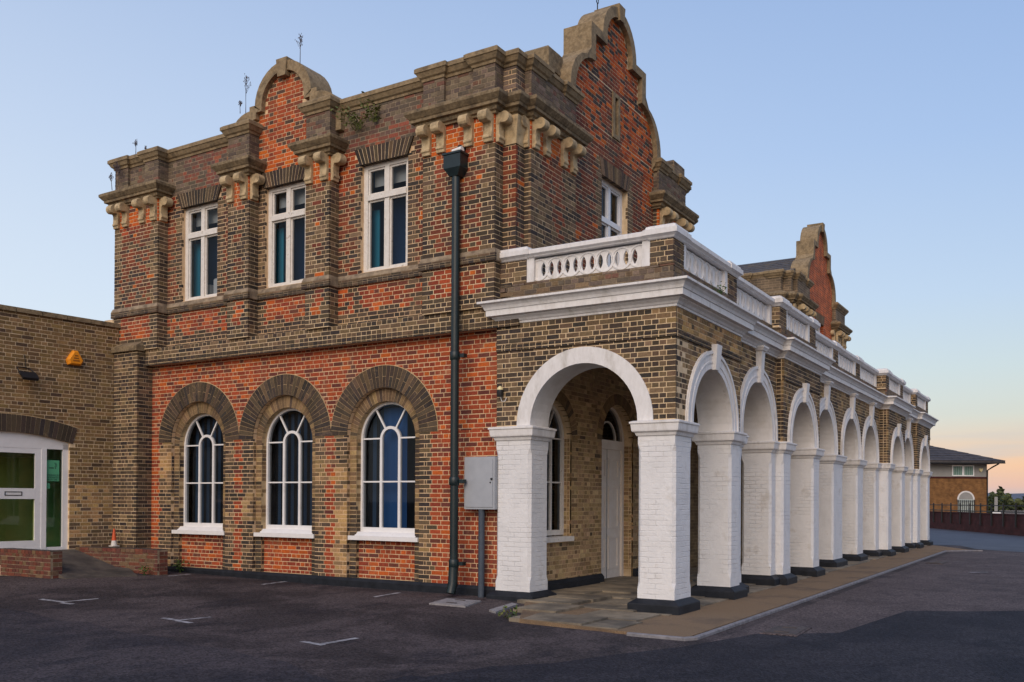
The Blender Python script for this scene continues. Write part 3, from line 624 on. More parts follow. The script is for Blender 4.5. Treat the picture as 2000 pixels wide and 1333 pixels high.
for k, c in enumerate(CW):
    W = arch_window(B, Sf, c, R2+.03, ZS2, 1.06, -.20, M['white_gloss'], M['glass'])
    mb = MB(); mb.fbox(Sf, c-R2-.17 if False else c-R2-.12, c+R2+.12, .925, 1.00, .0, -.30); mb.obj('sill', M['white_gloss'], W)
    mb = MB(); mb.hexa([Sf(c-R2-.02,1.0,-.06),Sf(c+R2+.02,1.0,-.06),Sf(c+R2+.02,1.07,-.12),Sf(c-R2-.02,1.07,-.12)], [Sf(c-R2-.02,1.0,-.28),Sf(c+R2+.02,1.0,-.28),Sf(c+R2+.02,1.07,-.28),Sf(c-R2-.02,1.07,-.28)]); mb.obj('sill', M['white_gloss'], W)
    bl = thing('vertical_blind', (c, YS+.45, 1.1), ('dark vertical blind behind the leftmost arched ground floor window', 'dark vertical blind behind the middle arched ground floor window', 'blue vertical blind behind the arched window nearest the downpipe')[k], 'blind', 'vertical blinds in the arched windows')
    mb = MB(); mb.box(c-.66, c+.66, YS+.43, YS+.47, 3.30, 3.34); mb.obj('head_rail', M['blind_dark'], bl)
    x = c-.62; j = 0
    while x < c+.62:
        gap_ = (k == 2 and x > c+.22)
        if not gap_:
            a = R(random.uniform(20, 45)); dx, dy = .042*math.cos(a), .042*math.sin(a); mb = MB()
            mb.hexa([(x-dx,YS+.45-dy,1.1),(x+dx,YS+.45+dy,1.1),(x+dx,YS+.45+dy,3.3),(x-dx,YS+.45-dy,3.3)], [(x-dx,YS+.453-dy,1.1),(x+dx,YS+.453+dy,1.1),(x+dx,YS+.453+dy,3.3),(x-dx,YS+.453-dy,3.3)])
            mb.obj('slat', M['blind_blue'] if (k == 2 and -.30 < x-c < .16) else (M['blind_navy'] if j % 2 else M['blind_dark']), bl)
        x += .085; j += 1
# plinth
mb = MB(); mb.sweep([(-.05,-.1), (.05,-.1), (.05,.20), (.02,.25), (-.05,.25)], [(-16.66,YS), (-7.95,YS)])
for c in CW: pass
mb.obj('plinth', M['black_paint'], B)
# quoin pier on the ground floor
qx0, qx1, qd = -17.42, -16.66, .37
mb = MB(); mb.fbox(Sf, qx0, qx1, -.1, 4.72, qd-.004, -.02); mb.obj('corner_pier', M['mortar'], B)
qc = lambda u, z: 'dark' if random.random() < .62 else 'brown'
BR.lay(Sf, qx0, qx1, .25, 4.70, qd, qc, e1=.007); BR.lay(frame((qx1,0),(0,1)), YS-qd+.05, YS-.004, .25, 4.70, .007, qc)
mb = MB(); mb.loft([[Sf(qx0-.04,4.70,qd+.06),Sf(qx1+.05,4.70,qd+.06),Sf(qx1+.05,4.70,-.01),Sf(qx0-.04,4.70,-.01)], [Sf(qx0-.04,4.80,qd+.06),Sf(qx1+.05,4.80,qd+.06),Sf(qx1+.05,4.80,-.01),Sf(qx0-.04,4.80,-.01)], [Sf(qx0,4.94,.20),Sf(qx1,4.94,.20),Sf(qx1,4.94,-.01),Sf(qx0,4.94,-.01)]]); mb.obj('pier_cap', M['stone_soot'], B)
mb = MB(); mb.fbox(Sf, XW, qx0, 4.4, 5.46, .24, -.02); mb.obj('corner_pier', M['mortar'], B)
# string courses: brick cores and bricks
PILS = [(-17.60,-16.20,.25), (-14.12,-13.55,.25), (-12.07,-11.50,.25), (-9.41,-7.99,.25)]
mb = MB(); mb.fbox(Sf, -16.64, XE+.18, 4.405, 4.74, .186, -.02); mb.obj('string_course', M['mortar'], B)
BR.lay(Sf, -16.64, XE+.18, 4.40, 4.508, .195, lambda u, z: 'dark', bond='H', e1=.004)
BR.lay(Sf, -16.64, XE+.18, 4.513, 4.74, .19, lambda u, z: 'brown' if random.random() < .6 else 'dark', e1=.004)
BR.lay(frame((XE+.18,0),(0,1)), YS-.19+.05, YS-.02, 4.41, 4.74, .004, lambda u, z: 'dark')
def ushape(u0, u1, d, z0, z1, mat, name): mb = MB(); mb.fbox(Sf, u0, u1, z0, z1, d, -.02); return mb.obj(name, mat, B)
for u0, u1, d in PILS:
    ushape(u0, u1, d-.004, 4.735, 8.0, M['mortar'], 'pilaster')
    for a_, b_, dd0 in ([(u0,u0+.42,d), (u0+.42,u1-.42,d-.06), (u1-.42,u1,d)] if u1-u0 > 1 else [(u0,u1,d)]): ushape(a_, b_, dd0-.004, 8.0, 8.62, M['mortar_soot'], 'parapet_pier'); BR.lay(Sf, a_, b_, 8.20, 8.66, dd0, pilcol(u0, u1), e0=.004*(dd0 == d), e1=.004*(dd0 == d))
    pc = pilcol(u0, u1)
    for z0, z1 in ((4.74,5.46), (5.66,7.80), (8.20,8.66)):
        if z0 < 8: BR.lay(Sf, u0, u1, z0, z1, d, pc, e0=.004, e1=.004)
        BR.lay(frame((u1,0),(0,1)), YS-d+.05, YS-.004, z0, z1, .004, lambda u, z, pc=pc, u0=u0: pc(u0+.05, z))
        BR.lay(frame((u0,0),(0,-1)), -(YS-.004), -(YS-d+.05), z0, z1, .004, lambda u, z, pc=pc, u0=u0: pc(u0+.05, z))
    mb = MB(); mb.sweep([(-.05,5.46), (.035,5.46), (.045,5.47), (.045,5.60), (.02,5.66), (-.05,5.66)], [(u0,YS), (u0,YS-d), (u1,YS-d), (u1,YS)]); mb.obj('string_course', M['mortar_soot'], B)
    BR.lay(Sf, u0, u1, 5.462, 5.537, d+.05, lambda u, z: 'dark', bond='H', e0=.05, e1=.05)
    BR.lay(Sf, u0, u1, 5.55, 5.61, d+.05, lambda u, z: 'brown', e0=.05, e1=.05)
for a, b in [(-16.20,-14.12), (-13.55,-12.07), (-11.50,-9.41), (-7.99,XE)]:
    mb = MB(); mb.sweep([(-.05,5.46), (.043,5.46), (.043,5.60), (.01,5.67), (-.05,5.67)], [(a,YS), (b,YS)]); mb.obj('string_course', M['mortar_soot'], B)
    BR.lay(Sf, a, b, 5.462, 5.537, .05, lambda u, z: 'dark', bond='H'); BR.lay(Sf, a, b, 5.55, 5.61, .05, lambda u, z: 'brown')
# upper windows
def casement(parent, fr, c, hw, z0, z1, zt, d, fm):
    W = bpy.data.objects.new('window', None); link(W, parent); f = .10
    def bar(a, b, za, zb, da, db, nm='frame'): mb = MB(); mb.fbox(fr, a, b, za, zb, da, db); return mb.obj(nm, fm, W)
    bar(c-hw, c-hw+f, z0, z1, d, d-.10); bar(c+hw-f, c+hw, z0, z1, d, d-.10); bar(c-hw+f, c+hw-f, z1-f, z1, d, d-.10); bar(c-hw+f, c+hw-f, z0, z0+.07, d, d-.10)
    bar(c-.05, c+.05, z0+.07, zt-.05, d, d-.10, 'mullion'); bar(c-.05, c+.05, zt+.05, z1-f, d, d-.10, 'mullion'); bar(c-hw+f, c+hw-f, zt-.05, zt+.05, d+.02, d-.10, 'transom')
    for a, b in ((c-hw+f, c-.05), (c+.05, c+hw-f)):
        for za, zb in ((z0+.07, zt-.05), (zt+.05, z1-f)):
            g_ = .032
            mb = MB(); mb.sheet(fr, [(a,za),(b,za),(b,zb),(a,zb)], [[(a+g_,za+g_),(b-g_,za+g_),(b-g_,zb-g_),(a+g_,zb-g_)]], d-.025, .05); s_ = mb.obj('sash', fm, W)
            mb = MB(); mb.face([fr(a+g_-.003,za+g_-.003,d-.055),fr(b-g_+.003,za+g_-.003,d-.055),fr(b-g_+.003,zb-g_+.003,d-.055),fr(a+g_-.003,zb-g_+.003,d-.055)]); mb.obj('pane', M['glass'], W, recalc=False)
    return W
def flat_arch(parent, fr, c, hw, z0, z1, d, pal, n=15):
    mb = MB(); mb.prism(fr, [(c-hw+.01,z0-.02),(c+hw-.01,z0-.02),(c+hw+.12,z1),(c-hw-.12,z1)], d-.005, -.20); mb.obj('lintel', M['mortar'], parent)
    for k in range(n):
        t0, t1 = -1+2*k/n, -1+2*(k+1)/n; g_ = .006; mb = MB()
        mb.prism(fr, [(c+t0*hw+g_,z0-.025),(c+t1*hw-g_,z0-.025),(c+t1*(hw+.13)-g_,z1),(c+t0*(hw+.13)+g_,z1)], d, d-.1, pick(pal)); mb.obj('lintel_brick', M['brick'], parent)
for k, c in enumerate(CW):
    W = casement(B, Sf, c, .535, 5.67, 7.63, 7.02, -.085, M['window_paint'])
    flat_arch(B, Sf, c, .54, 7.62, 7.89, .03, 'dark')
    # things seen behind the upper panes
    cu = MB(); yb = YS+.42; cu.hexa([(c-.56,yb-.12,5.75),(c-.36,yb-.10,5.75),(c-.36,yb-.10,6.93-.03*k),(c-.56,yb-.12,6.93-.03*k)], [(c-.56,yb-.10,5.75),(c-.36,yb-.08,5.75),(c-.36,yb-.08,6.93-.03*k),(c-.56,yb-.10,6.93-.03*k)])
    tag(cu.obj('curtain', M['curtain_teal'], at=(c-.38,yb,5.75)), ('teal curtain inside the upper window at the left', 'teal curtain inside the upper window under the small gable', 'teal curtain inside the upper window near the downpipe')[k], 'curtain', 'teal curtains upstairs')
    nb = MB(); nb.box(c-.46, c+.46, YS+.30, YS+.31, 7.28, 7.60)
    tag(nb.obj('roller_blind', M['blind_pale'], at=(c,YS+.3,7.4)), ('pale blind in the top lights of the upper left window', 'pale blind in the top lights of the window under the small gable', 'pale blind in the top lights of the upper window near the downpipe')[k], 'blind', 'blinds in top lights')
for x0, x1, zt, lb in ((-15.35,-15.18,6.02,'short stack of white paper on the sill of the upper left window'), (-15.08,-14.78,6.12,'taller stack of white paper on the sill of the upper left window')):
    mb = MB(); mb.box(x0, x1, YS+.24, YS+.36, 5.70, zt-.02); mb.box(x0+.01, x1-.02, YS+.25, YS+.35, zt-.02, zt); tag(mb.obj('paper_stack', M['paper'], at=((x0+x1)/2,YS+.3,5.7)), lb, 'paper')
mb = MB(); mb.box(-12.74, -12.44, YS+.24, YS+.34, 5.70, 5.80); mb.box(-12.70, -12.5, YS+.25, YS+.33, 5.80, 5.83); tag(mb.obj('white_box', M['paper'], at=(-12.6,YS+.3,5.7)), 'low white box on the sill of the window under the small gable', 'box')
# cornices, corbels, parapets
CORN = [(-.06,7.80), (.045,7.80), (.05,7.83), (.085,7.845), (.10,7.885), (.10,7.90), (.155,7.91), (.16,7.955), (.175,7.965), (.205,8.00), (.23,8.03), (.235,8.035), (.235,8.085), (.20,8.11), (.02,8.20), (-.06,8.20)]
COPE = [(-.06,8.62), (.02,8.62), (.03,8.66), (.06,8.68), (.10,8.75), (.115,8.755), (.115,8.82), (.08,8.85), (-.06,8.87)]
seR = [(-9.41,YS), (-9.41,YS-.25), (-7.99,YS-.25), (-7.99,YS), (XE,YS), (XE,12.95), (XE+.125,12.95), (XE+.125,14.50), (XE,14.50)]
neR = [(XE,18.26), (XE+.125,18.26), (XE+.125,19.80), (XE,19.80), (XE,YN), (XE-.3,YN)]
wsL = [(-17.60,YS+.4), (-17.60,YS-.25), (-16.20,YS-.25), (-16.20,YS)]
for p in (seR, neR, wsL, [(-14.12,YS), (-14.12,YS-.25), (-13.55,YS-.25), (-13.55,YS)], [(-12.07,YS), (-12.07,YS-.25), (-11.50,YS-.25), (-11.50,YS)]):
    mb = MB(); mb.sweep(CORN, p); mb.obj('cornice', M['stone_soot'], B)
sub = lambda u0, u1, d, ya: [(u0,ya-d), (u0+.42,ya-d), (u0+.42,ya-d+.06), (u1-.42,ya-d+.06), (u1-.42,ya-d), (u1,ya-d)]
copeL = [(-17.60,YS+.4)] + sub(-17.60,-16.20,.25,YS) + [(-16.20,YS), (-14.12,YS), (-14.12,YS-.25), (-13.55,YS-.25), (-13.55,YS)]
copeR = [(-12.07,YS), (-12.07,YS-.25), (-11.50,YS-.25), (-11.50,YS), (-9.41,YS)] + sub(-9.41,-7.99,.25,YS) + [(-7.99,YS), (XE,YS), (XE,12.95), (XE+.125,12.95), (XE+.125,13.40), (XE+.065,13.40), (XE+.065,14.08), (XE+.125,14.08), (XE+.125,14.50), (XE,14.50), (XE,14.60)]
copeN = [(XE,18.16), (XE,18.26), (XE+.125,18.26), (XE+.125,18.68), (XE+.065,18.68), (XE+.065,19.38), (XE+.125,19.38), (XE+.125,19.80), (XE,19.80), (XE,YN), (XE-.4,YN)]
for p in (copeL, copeR, copeN): mb = MB(); mb.sweep(COPE, p); mb.obj('coping', M['stone'], B)
mb = MB(); mb.box(XW+.3, -13.62, YS+.02, YS+.45, 8.3, 8.855); mb.box(-12.02, XE-.02, YS+.02, YS+.45, 8.3, 8.855); mb.box(XE-.45, XE-.02, YS+.46, 14.6, 8.3, 8.85); mb.box(XE-.45, XE-.02, 18.16, YN-.02, 8.3, 8.85)
for u0, u1, d in PILS: mb.box(u0+.03, u1-.03, YS-d+.09, YS+.01, 8.60, 8.845)
for y0, y1 in ((12.98,14.47), (18.29,19.77)): mb.box(XE-.03, XE+.05, y0, y1, 8.60, 8.842)
mb.obj('parapet_top', M['stone'], B)
def corbel_mesh():
    pr = [(-.03,7.82), (.10,7.82), (.14,7.835), (.19,7.825), (.225,7.79), (.24,7.745), (.235,7.70), (.21,7.665), (.17,7.65), (.125,7.655), (.085,7.66), (.065,7.63), (.06,7.56), (.065,7.47), (.08,7.455), (.08,7.42), (.06,7.41), (.055,7.36), (-.03,7.36)]
    t = MB(); t.loft([[(-.082,-d,z-7.36) for d, z in pr], [(.082,-d,z-7.36) for d, z in pr]]); return t
t = corbel_mesh(); me_c = bpy.data.meshes.new('corbel'); me_c.from_pydata(t.v, [], t.f)
import bmesh
bm = bmesh.new(); bm.from_mesh(me_c); bmesh.ops.recalc_face_normals(bm, faces=bm.faces); bmesh.ops.bevel(bm, geom=[e for e in bm.edges], offset=.006, segments=1, affect='EDGES'); bm.to_mesh(me_c); bm.free(); me_c.materials.append(M['stone_pale'])
def corbel(fr, u, d, parent=None, sc=1.0):
    o = bpy.data.objects.new('corbel', me_c); mt = Matrix.Identity(4); P = fr(u, 7.36, d) - wl(parent or B)
    for i in range(3): mt[i][0], mt[i][1], mt[i][2], mt[i][3] = fr.U[i], -fr.N[i], (0,0,1)[i], P[i]
    o.matrix_local = mt; link(o, parent or B)
for u in (-9.315,-9.02,-8.47,-8.09): corbel(Sf, u, .25)
for u in (-17.50,-17.21,-16.66,-16.30): corbel(Sf, u, .25)
for u in (-14.02,-13.65,-11.97,-11.60): corbel(Sf, u, .25)
for x1 in (-16.20,-13.55,-11.50,-7.99): corbel(frame((x1,0),(0,1)), YS-.14, 0)
corbel(frame((0,12.95),(1,0)), XE+.02, 0)
for u in (13.06,13.42,14.02,14.37,18.39,18.72,19.3,19.68): corbel(Ef, u, .125)
mb = MB(); mb.loft([[(-7.99,YS-.02,7.36),(XE+.02,YS-.02,7.36),(XE+.02,12.95,7.36),(-7.99,12.95,7.36)], [(-7.99,YS-.03,7.5),(XE+.03,YS-.03,7.5),(XE+.03,12.95,7.5),(-7.99,12.95,7.5)], [(-7.99,YS-.09,7.79),(XE+.09,YS-.09,7.79),(XE+.09,12.95,7.79),(-7.99,12.95,7.79)]]); mb.obj('corner_block', M['stone_pale'], B)
for a, b in [(-16.20,-14.12), (-11.50,-9.41)]: mb = MB(); mb.fbox(Sf, a, b, 7.90, 8.62, -.002, -.06); mb.obj('parapet', M['mortar_soot'], B)
# small gable on the south front
gable_ribs(Sf, XC, g_in, g_out, .10, -.50, M['stone'], B)
mb = MB(); mb.prism(Sf, [(XC-.10,9.60),(XC+.10,9.60),(XC+.14,9.93),(XC-.14,9.93)], .13, -.35); mb.obj('gable_keystone', M['stone'], B)
# ------- east front
EH = gprof(.60, 10.40, 10.26, 1.08, 8.95, .80, 8.62)
outer = [(YS+.34,-.1), (YN,-.1), (YN,8.62)] + [(YG+u, z) for u, z in reversed(EH)] + [(YG-u, z) for u, z in EH][1:] + [(YS+.34,8.62)]
ehole = [[(YG-.585,5.85),(YG+.585,5.85),(YG+.585,7.84),(YG-.585,7.84)], [(16.30,8.72),(16.46,8.72),(16.46,9.48),(16.30,9.48)], archhole(16.57,.72,.06,2.80,18), archhole(13.98,.66,.95,2.72,18)]
mb = MB(); mb.sheet(Ef, outer, ehole, -.004, .34); mb.obj('east_wall', M['mortar'], B)
def col_east(u, z):
    if z < 4.4: return 'inner' if random.random() < .85 else 'tan'
    du = abs(u-YG)
    if .58 < du < .82 and z < 8.12: return 'brown'
    if z > 10.15 or (z > 9.2 and du > .6): return 'gable'
    k = nz(u*.9, z*.9, 1.0, 6)
    if z > 8.35: return 'gable' if k > .40 + .25*max(0, .55-du)*(z < 9.7) else 'maroon'
    if du > 1.35 and z > 7.2 and k > .45: return 'gable'
    return 'maroon'
def skip_e(uc, zc, a, b):
    for u in (a, b):
        du = abs(u-YG)
        if zc > 10.40 and math.hypot(du, zc-10.40) > .62: return True
        if 10.24 < zc <= 10.40 and du > .62: return True
        if 9.75 < zc <= 10.24 and du > 1.10: return True
        if 8.95 < zc <= 9.75 and du > 1.08 and math.hypot(du-1.08, zc-8.95) > .84: return True
        if 8.62 < zc <= 8.95 and du > 1.92: return True
    if 2.72 < zc < 3.9 and (math.hypot(uc-16.57, zc-2.80) < .84 or (zc > .95 and math.hypot(uc-13.98, zc-2.72) < .78)): return True
    return False
for a, b, z0, z1 in ((14.50,18.26,4.78,5.84), (14.50,YG-.585,5.84,7.84), (YG+.585,18.26,5.84,7.84), (14.50,YG-.61,7.84,8.12), (YG+.61,18.26,7.84,8.12), (14.50,18.26,8.12,8.66), (14.50,16.22,8.66,9.54), (16.54,18.26,8.66,9.54), (14.50,18.26,9.54,10.98)):
    BR.lay(Ef, a, b, z0, z1, 0, col_east, skip_e)
BR.lay(Ef, YS, 12.95, 8.20, 8.62, 0, lambda u, z: 'soot', e0=-.05); BR.lay(Sf, -7.99, XE, 8.20, 8.62, 0, lambda u, z: 'soot', e1=.002)
mb = MB(); mb.sheet(Ef, [(12.9,.1),(YN,.1),(YN,4.4),(12.9,4.4)], [archhole(16.57,.72,.12,2.80,18), archhole(13.98,.66,.95,2.72,18)], -.002, .03); mb.obj('ground_floor_wall', M['mortar_tan'], B)
BR.lay(Ef, YS, 12.95, 4.78, 7.36, 0, lambda u, z: 'maroon' if random.random() < .5 else 'dark', e0=-.05)
for a, b, z0, z1 in ((12.9,15.85,.27,.95), (12.9,13.32,.95,2.75), (14.64,15.85,.95,2.75), (17.29,YN,.27,2.75), (12.9,YN,2.75,4.28)): BR.lay(Ef, a, b, z0, z1, 0, col_east, skip_e)
jn = lambda u, z: 'inner'
for yy, s_ in ((17.29,1), (14.64,1)): BR.lay(frame((0,yy),(1,0)), XE-.2, XE-.045, .27 if yy > 15 else .95, 2.78, .004, jn, bond='H')
for yy in (15.85,13.32): BR.lay(frame((0,yy),(-1,0)), -(XE-.045), -(XE-.2), .27 if yy > 15 else .95, 2.78, .004, jn, bond='H')
def pil_e(u0, u1):
    def f(u, z):
        e = min(u-u0, u1-u); 
        if z > 8.1: return 'soot'
        if z > 7.36: return 'bright'
        if .42 < e and nz(u, z, 1, 3) > .3: return 'maroon'
        return 'brown' if random.random() < .7 else 'dark'
    return f
for y0, y1 in ((12.95,14.50), (18.26,19.80)):
    mb = MB(); mb.fbox(Ef, y0, y1, 4.3, 8.0, .121, -.02); mb.obj('pilaster', M['mortar'], B); mb = MB(); mb.fbox(Ef, y0, y1, 8.0, 8.62, .121, -.02); mb.obj('parapet_pier', M['mortar_soot'], B)
    for z0, z1 in ((4.78,7.80), (8.20,8.66)):
        BR.lay(Ef, y0, y1, z0, z1, .125, pil_e(y0, y1), e0=.004, e1=.004)
        BR.lay(frame((0,y0),(1,0)), XE+.002, XE+.08, z0, z1, .004, lambda u, z: 'dark' if z < 8 else 'soot')
e_in = gprof(.57, 10.40, 10.24, 1.05, 8.95, .79, 8.60)
e_out = arcpts(0, 10.40, .76, math.pi/2, 0, 8) + [(.76, 10.40), (1.24, 10.40), (1.24, 9.92)] + arcpts(1.24, 8.95, .80, math.pi/2, 0, 8)[1:] + [(2.04, 8.60)]
gable_ribs(Ef, YG, e_in, e_out, .10, -.48, M['stone'], B)
mb = MB(); mb.prism(Ef, [(YG-.09,10.92),(YG+.09,10.92),(YG+.14,11.22),(YG-.14,11.22)], .14, -.4); mb.obj('gable_keystone', M['stone'], B)
mb = MB(); mb.tube([Ef(YG-.1,11.10,-.35), Ef(YG-.1,11.36,-.35)], .012, 6); tp = Ef(YG-.1,11.41,-.35)
mb.tube([tp+Vector((0,.045*math.sin(k*math.pi/5),-.045*math.cos(k*math.pi/5))) for k in range(11)], .010, 5); mb.obj('finial_rod', M['near_black'], B)
casement(B, Ef, YG, .585, 5.86, 7.83, 7.05, -.12, M['white_gloss']); flat_arch(B, Ef, YG, .585, 7.83, 8.12, .012, 'brown', 17)
mb = MB(); mb.sheet(Ef, [(16.22,8.66),(16.54,8.66),(16.54,9.54),(16.22,9.54)], [[(16.31,8.74),(16.45,8.74),(16.45,9.46),(16.31,9.46)]], .03, .12); mb.obj('niche_surround', M['stone'], B)
mb = MB(); mb.fbox(Ef, 16.29, 16.47, 8.71, 9.49, -.12, -.2); mb.obj('niche_back', M['hidden_brick'], B)
# door and window inside the arcade
D = bpy.data.objects.new('door', None); link(D, B); dd = -.20
def eb(nm, mat, par, *a): mb = MB(); mb.fbox(Ef, *a); return mb.obj(nm, mat, par)
dc, dh = 16.57, .72
mb = MB(); mb.sheet(Ef, [(dc-dh,.10),(dc+dh,.10)]+arcpts(dc,2.80,dh,0,math.pi,20), [[(dc-dh+.09,.12),(dc+dh-.09,.12),(dc+dh-.09,2.66),(dc-dh+.09,2.66)], [(dc-dh+.09,2.84)]+[(dc+dh-.09,2.84)]+arcpts(dc,2.84,dh-.09,0,math.pi,18)[1:-1]], dd, .10); mb.obj('frame', M['door_paint'], D)
eb('leaf', M['door_paint'], D, dc-dh+.09, dc+dh-.09, .12, 2.66, dd-.04, dd-.09)
for a, b in ((dc-.52,dc-.06), (dc+.06,dc+.52)):
    for z0, z1 in ((.30,.95), (1.10,1.95), (2.08,2.50)):
        mb = MB(); mb.sheet(Ef, [(a,z0),(b,z0),(b,z1),(a,z1)], [[(a+.05,z0+.05),(b-.05,z0+.05),(b-.05,z1-.05),(a+.05,z1-.05)]], dd-.022, .03); mb.obj('panel_moulding', M['door_paint'], D)
eb('leaf_joint', M['dark_gap'], D, dc-.006, dc+.006, .12, 2.66, dd-.036, dd-.06); eb('handle', M['near_black'], D, dc-.60, dc-.55, 1.05, 1.45, dd-.015, dd-.045)
mb = MB(); mb.face([Ef(u,z,dd-.05) for u,z in [(dc-dh+.08,2.83),(dc+dh-.08,2.83)]+arcpts(dc,2.84,dh-.08,0,math.pi,16)]); mb.obj('fanlight', M['glass'], D, recalc=False)
for r_ in (.36,): mb = MB(); mb.ribbon(Ef, arcpts(dc,2.84,r_-.015,0,math.pi,14), arcpts(dc,2.84,r_+.015,0,math.pi,14), dd-.02, dd-.07); mb.obj('glazing_bar', M['window_paint'], D)
eb('step', M['flag'], D, dc-.9, dc+.9, .02, .125, .20, -.3)
W = arch_window(B, Ef, 13.98, .655, 2.72, 1.04, -.15, M['window_paint'], M['glass']); eb('sill', M['window_paint'], W, 13.98-.76, 13.98+.64, .935, 1.02, .07, -.2)
for cc_, hh, zz in ((16.57,.72,2.80), (13.98,.66,2.72)): vous(B, Ef, cc_, zz, hh, hh+.21, .010, -.10, 26, pal='tan', name='arch_brick')
mb = MB(); mb.sweep([(-.05,.0), (.07,.0), (.07,.22), (.02,.28), (-.05,.28)], [(XE,12.9), (XE,15.84)]); mb.sweep([(-.05,.0), (.07,.0), (.07,.22), (.02,.28), (-.05,.28)], [(XE,17.30), (XE,YN)]); mb.obj('plinth', M['black_paint'], B)
# hidden walls, floor, roof, chimneys
mb = MB(); mb.box(XW, XW+.3, YS+.34, YN-.3, -.1, 8.6); mb.box(XW, XE-.36, YN-.3, YN, -.1, 8.6); mb.box(XW, XW+.32, YS-.0, YS+.33, 8.62, 8.7); mb.obj('rear_wall', M['hidden_brick'], B)
mb = MB(); mb.box(XW+.31, XE-.36, YS+.35, YN-.31, 4.5, 4.7); mb.obj('floor', M['inner_wall'], B)
mb = MB(); mb.box(XW+.31, XE-.36, YS+1.8, YS+1.9, .0, 4.5); mb.obj('partition', M['inner_wall'], B)
mb = MB(); mb.box(XW+.31, XE-.36, YS+.95, YS+1.05, 4.7, 8.3); mb.obj('partition', M['inner_navy'], B)
mb = MB(); mb.loft([[(XW+.3,YS+.45,8.35),(XW+.3,YN-.4,8.35),(XW+.3,YG,10.05)], [(XE-.30,YS+.45,8.35),(XE-.30,YN-.4,8.35),(XE-.30,YG,10.05)]]); mb.obj('roof', M['slate'], B)
def chimney(parent, x0, x1, y0, y1, z0, z1, mat):
    mb = MB(); mb.box(x0+.05, x1-.05, y0+.05, y1-.05, z0, z1-.42); mb.box(x0, x1, y0, y1, z1-.42, z1-.34)
    mb.loft([[(x0+.02,y0+.02,z1-.34),(x1-.02,y0+.02,z1-.34),(x1-.02,y1-.02,z1-.34),(x0+.02,y1-.02,z1-.34)], [(x0+.02,y0+.02,z1-.05),(x1-.02,y0+.02,z1-.05),(x1-.02,y1-.02,z1-.05),(x0+.02,y1-.02,z1-.05)], [(x0+.07,y0+.07,z1),(x1-.06,y0+.07,z1),(x1-.06,y1-.07,z1),(x0+.07,y1-.07,z1)]]); return mb.obj('chimney', mat, parent)
chimney(B, -8.46, -7.86, 13.95, 14.50, 8.3, 9.55, M['stone_soot']); chimney(B, -8.30, -7.62, 19.15, 19.8, 8.3, 9.15, M['far_soot_brick'])
# downpipe with hopper
dp = bpy.data.objects.new('downpipe', None); link(dp, B); px_, py_ = -8.665, YS-.25-.10
mb = MB(); mb.tube([(px_,py_,.25), (px_,py_,6.90)], .068, 14); mb.obj('pipe', M['pipe_green'], dp, True)
for zc in (3.98, 1.95, .62):
    mb = MB(); mb.tube([(px_,py_,zc-.07), (px_,py_,zc-.055), (px_,py_,zc+.055), (px_,py_,zc+.07)], [.074,.084,.084,.074], 14); mb.obj('collar', M['pipe_green'], dp, True)
    mb = MB(); mb.box(px_+.09, px_+.17, py_+.0, py_+.10, zc-.03, zc+.03); mb.obj('bracket', M['pipe_green'], dp)
mb = MB(); mb.tube([(px_,py_,.62), (px_-.005,py_-.02,.30), (px_-.01,py_-.07,.14)], .08, 12); mb.obj('shoe', M['pipe_green'], dp, True)
for z0_, zz in ((4.30,4.62),): pass
hx0, hx1, hy = px_-.165, px_+.165, YS-.25-.004
mb = MB(); mb.loft([[(px_-.08,hy-.17,6.88),(px_+.08,hy-.17,6.88),(px_+.08,hy,6.88),(px_-.08,hy,6.88)], [(hx0,hy-.22,7.0),(hx1,hy-.22,7.0),(hx1,hy,7.0),(hx0,hy,6.95)], [(hx0,hy-.22,7.21),(hx1,hy-.22,7.21),(hx1,hy,7.21),(hx0,hy,7.21)], [(hx0-.02,hy-.235,7.22),(hx1+.02,hy-.235,7.22),(hx1+.02,hy,7.22),(hx0-.02,hy,7.22)], [(hx0-.02,hy-.235,7.25),(hx1+.02,hy-.235,7.25),(hx1+.02,hy,7.25),(hx0-.02,hy,7.25)]]); mb.obj('hopper', M['pipe_green'], dp)
mb = MB(); mb.tube([(px_-.04,hy-.12,7.28), (px_+.14,hy-.12,7.30)], .05, 10); mb.obj('inlet', M['paper'], dp, True)
mb = MB(); mb.tube([(px_+.08,hy,7.34), (px_+.08,hy-.12,7.34)], .045, 10); mb.obj('inlet', M['near_black'], dp, True)
BR.build(B)
# ------------------------------------------------------------------ arcade
XP, XR1, XR2, YA = -4.973, -5.11, -5.22, 12.55
A = thing('arcade', (-6.3, 25.5, 0), 'long white pillared arcade with round arches along the front of the station', 'arcade')
AB = Bricks(); As = frame((0, YA), (1, 0)); TH = .577; ZI = 2.80; RA = .905
SEG = [(12.55,15.50,XP,[14.115],0), (15.50,18.18,XR1,[16.93],.12), (18.18,21.10,XP,[19.64],0), (21.10,29.60,XR2,[22.65,25.5,28.1],.12), (29.60,32.70,XP,[31.13],0), (32.70,35.35,XR1,[34.0],.12), (35.35,38.45,XP,[36.97],0)]
PILL = [(12.55,13.20,XP), (15.02,15.50,XP), (15.505,16.03,XR1), (17.83,18.18,XR1), (18.18,18.73,XP), (20.55,21.10,XP), (21.105,21.74,XR2), (23.56,24.59,XR2), (26.41,27.19,XR2), (29.01,29.60,XR2), (29.60,30.22,XP), (32.04,32.70,XP), (32.705,33.09,XR1), (34.91,35.35,XR1), (35.35,36.06,XP), (37.88,38.45,XP)]
def col_arc(u, z):
    k = nz(u, z, .9, 12)
    if k > .62: return 'tan' if random.random() < .5 else 'brown'
    return 'dark' if random.random() < .60 else 'brown'
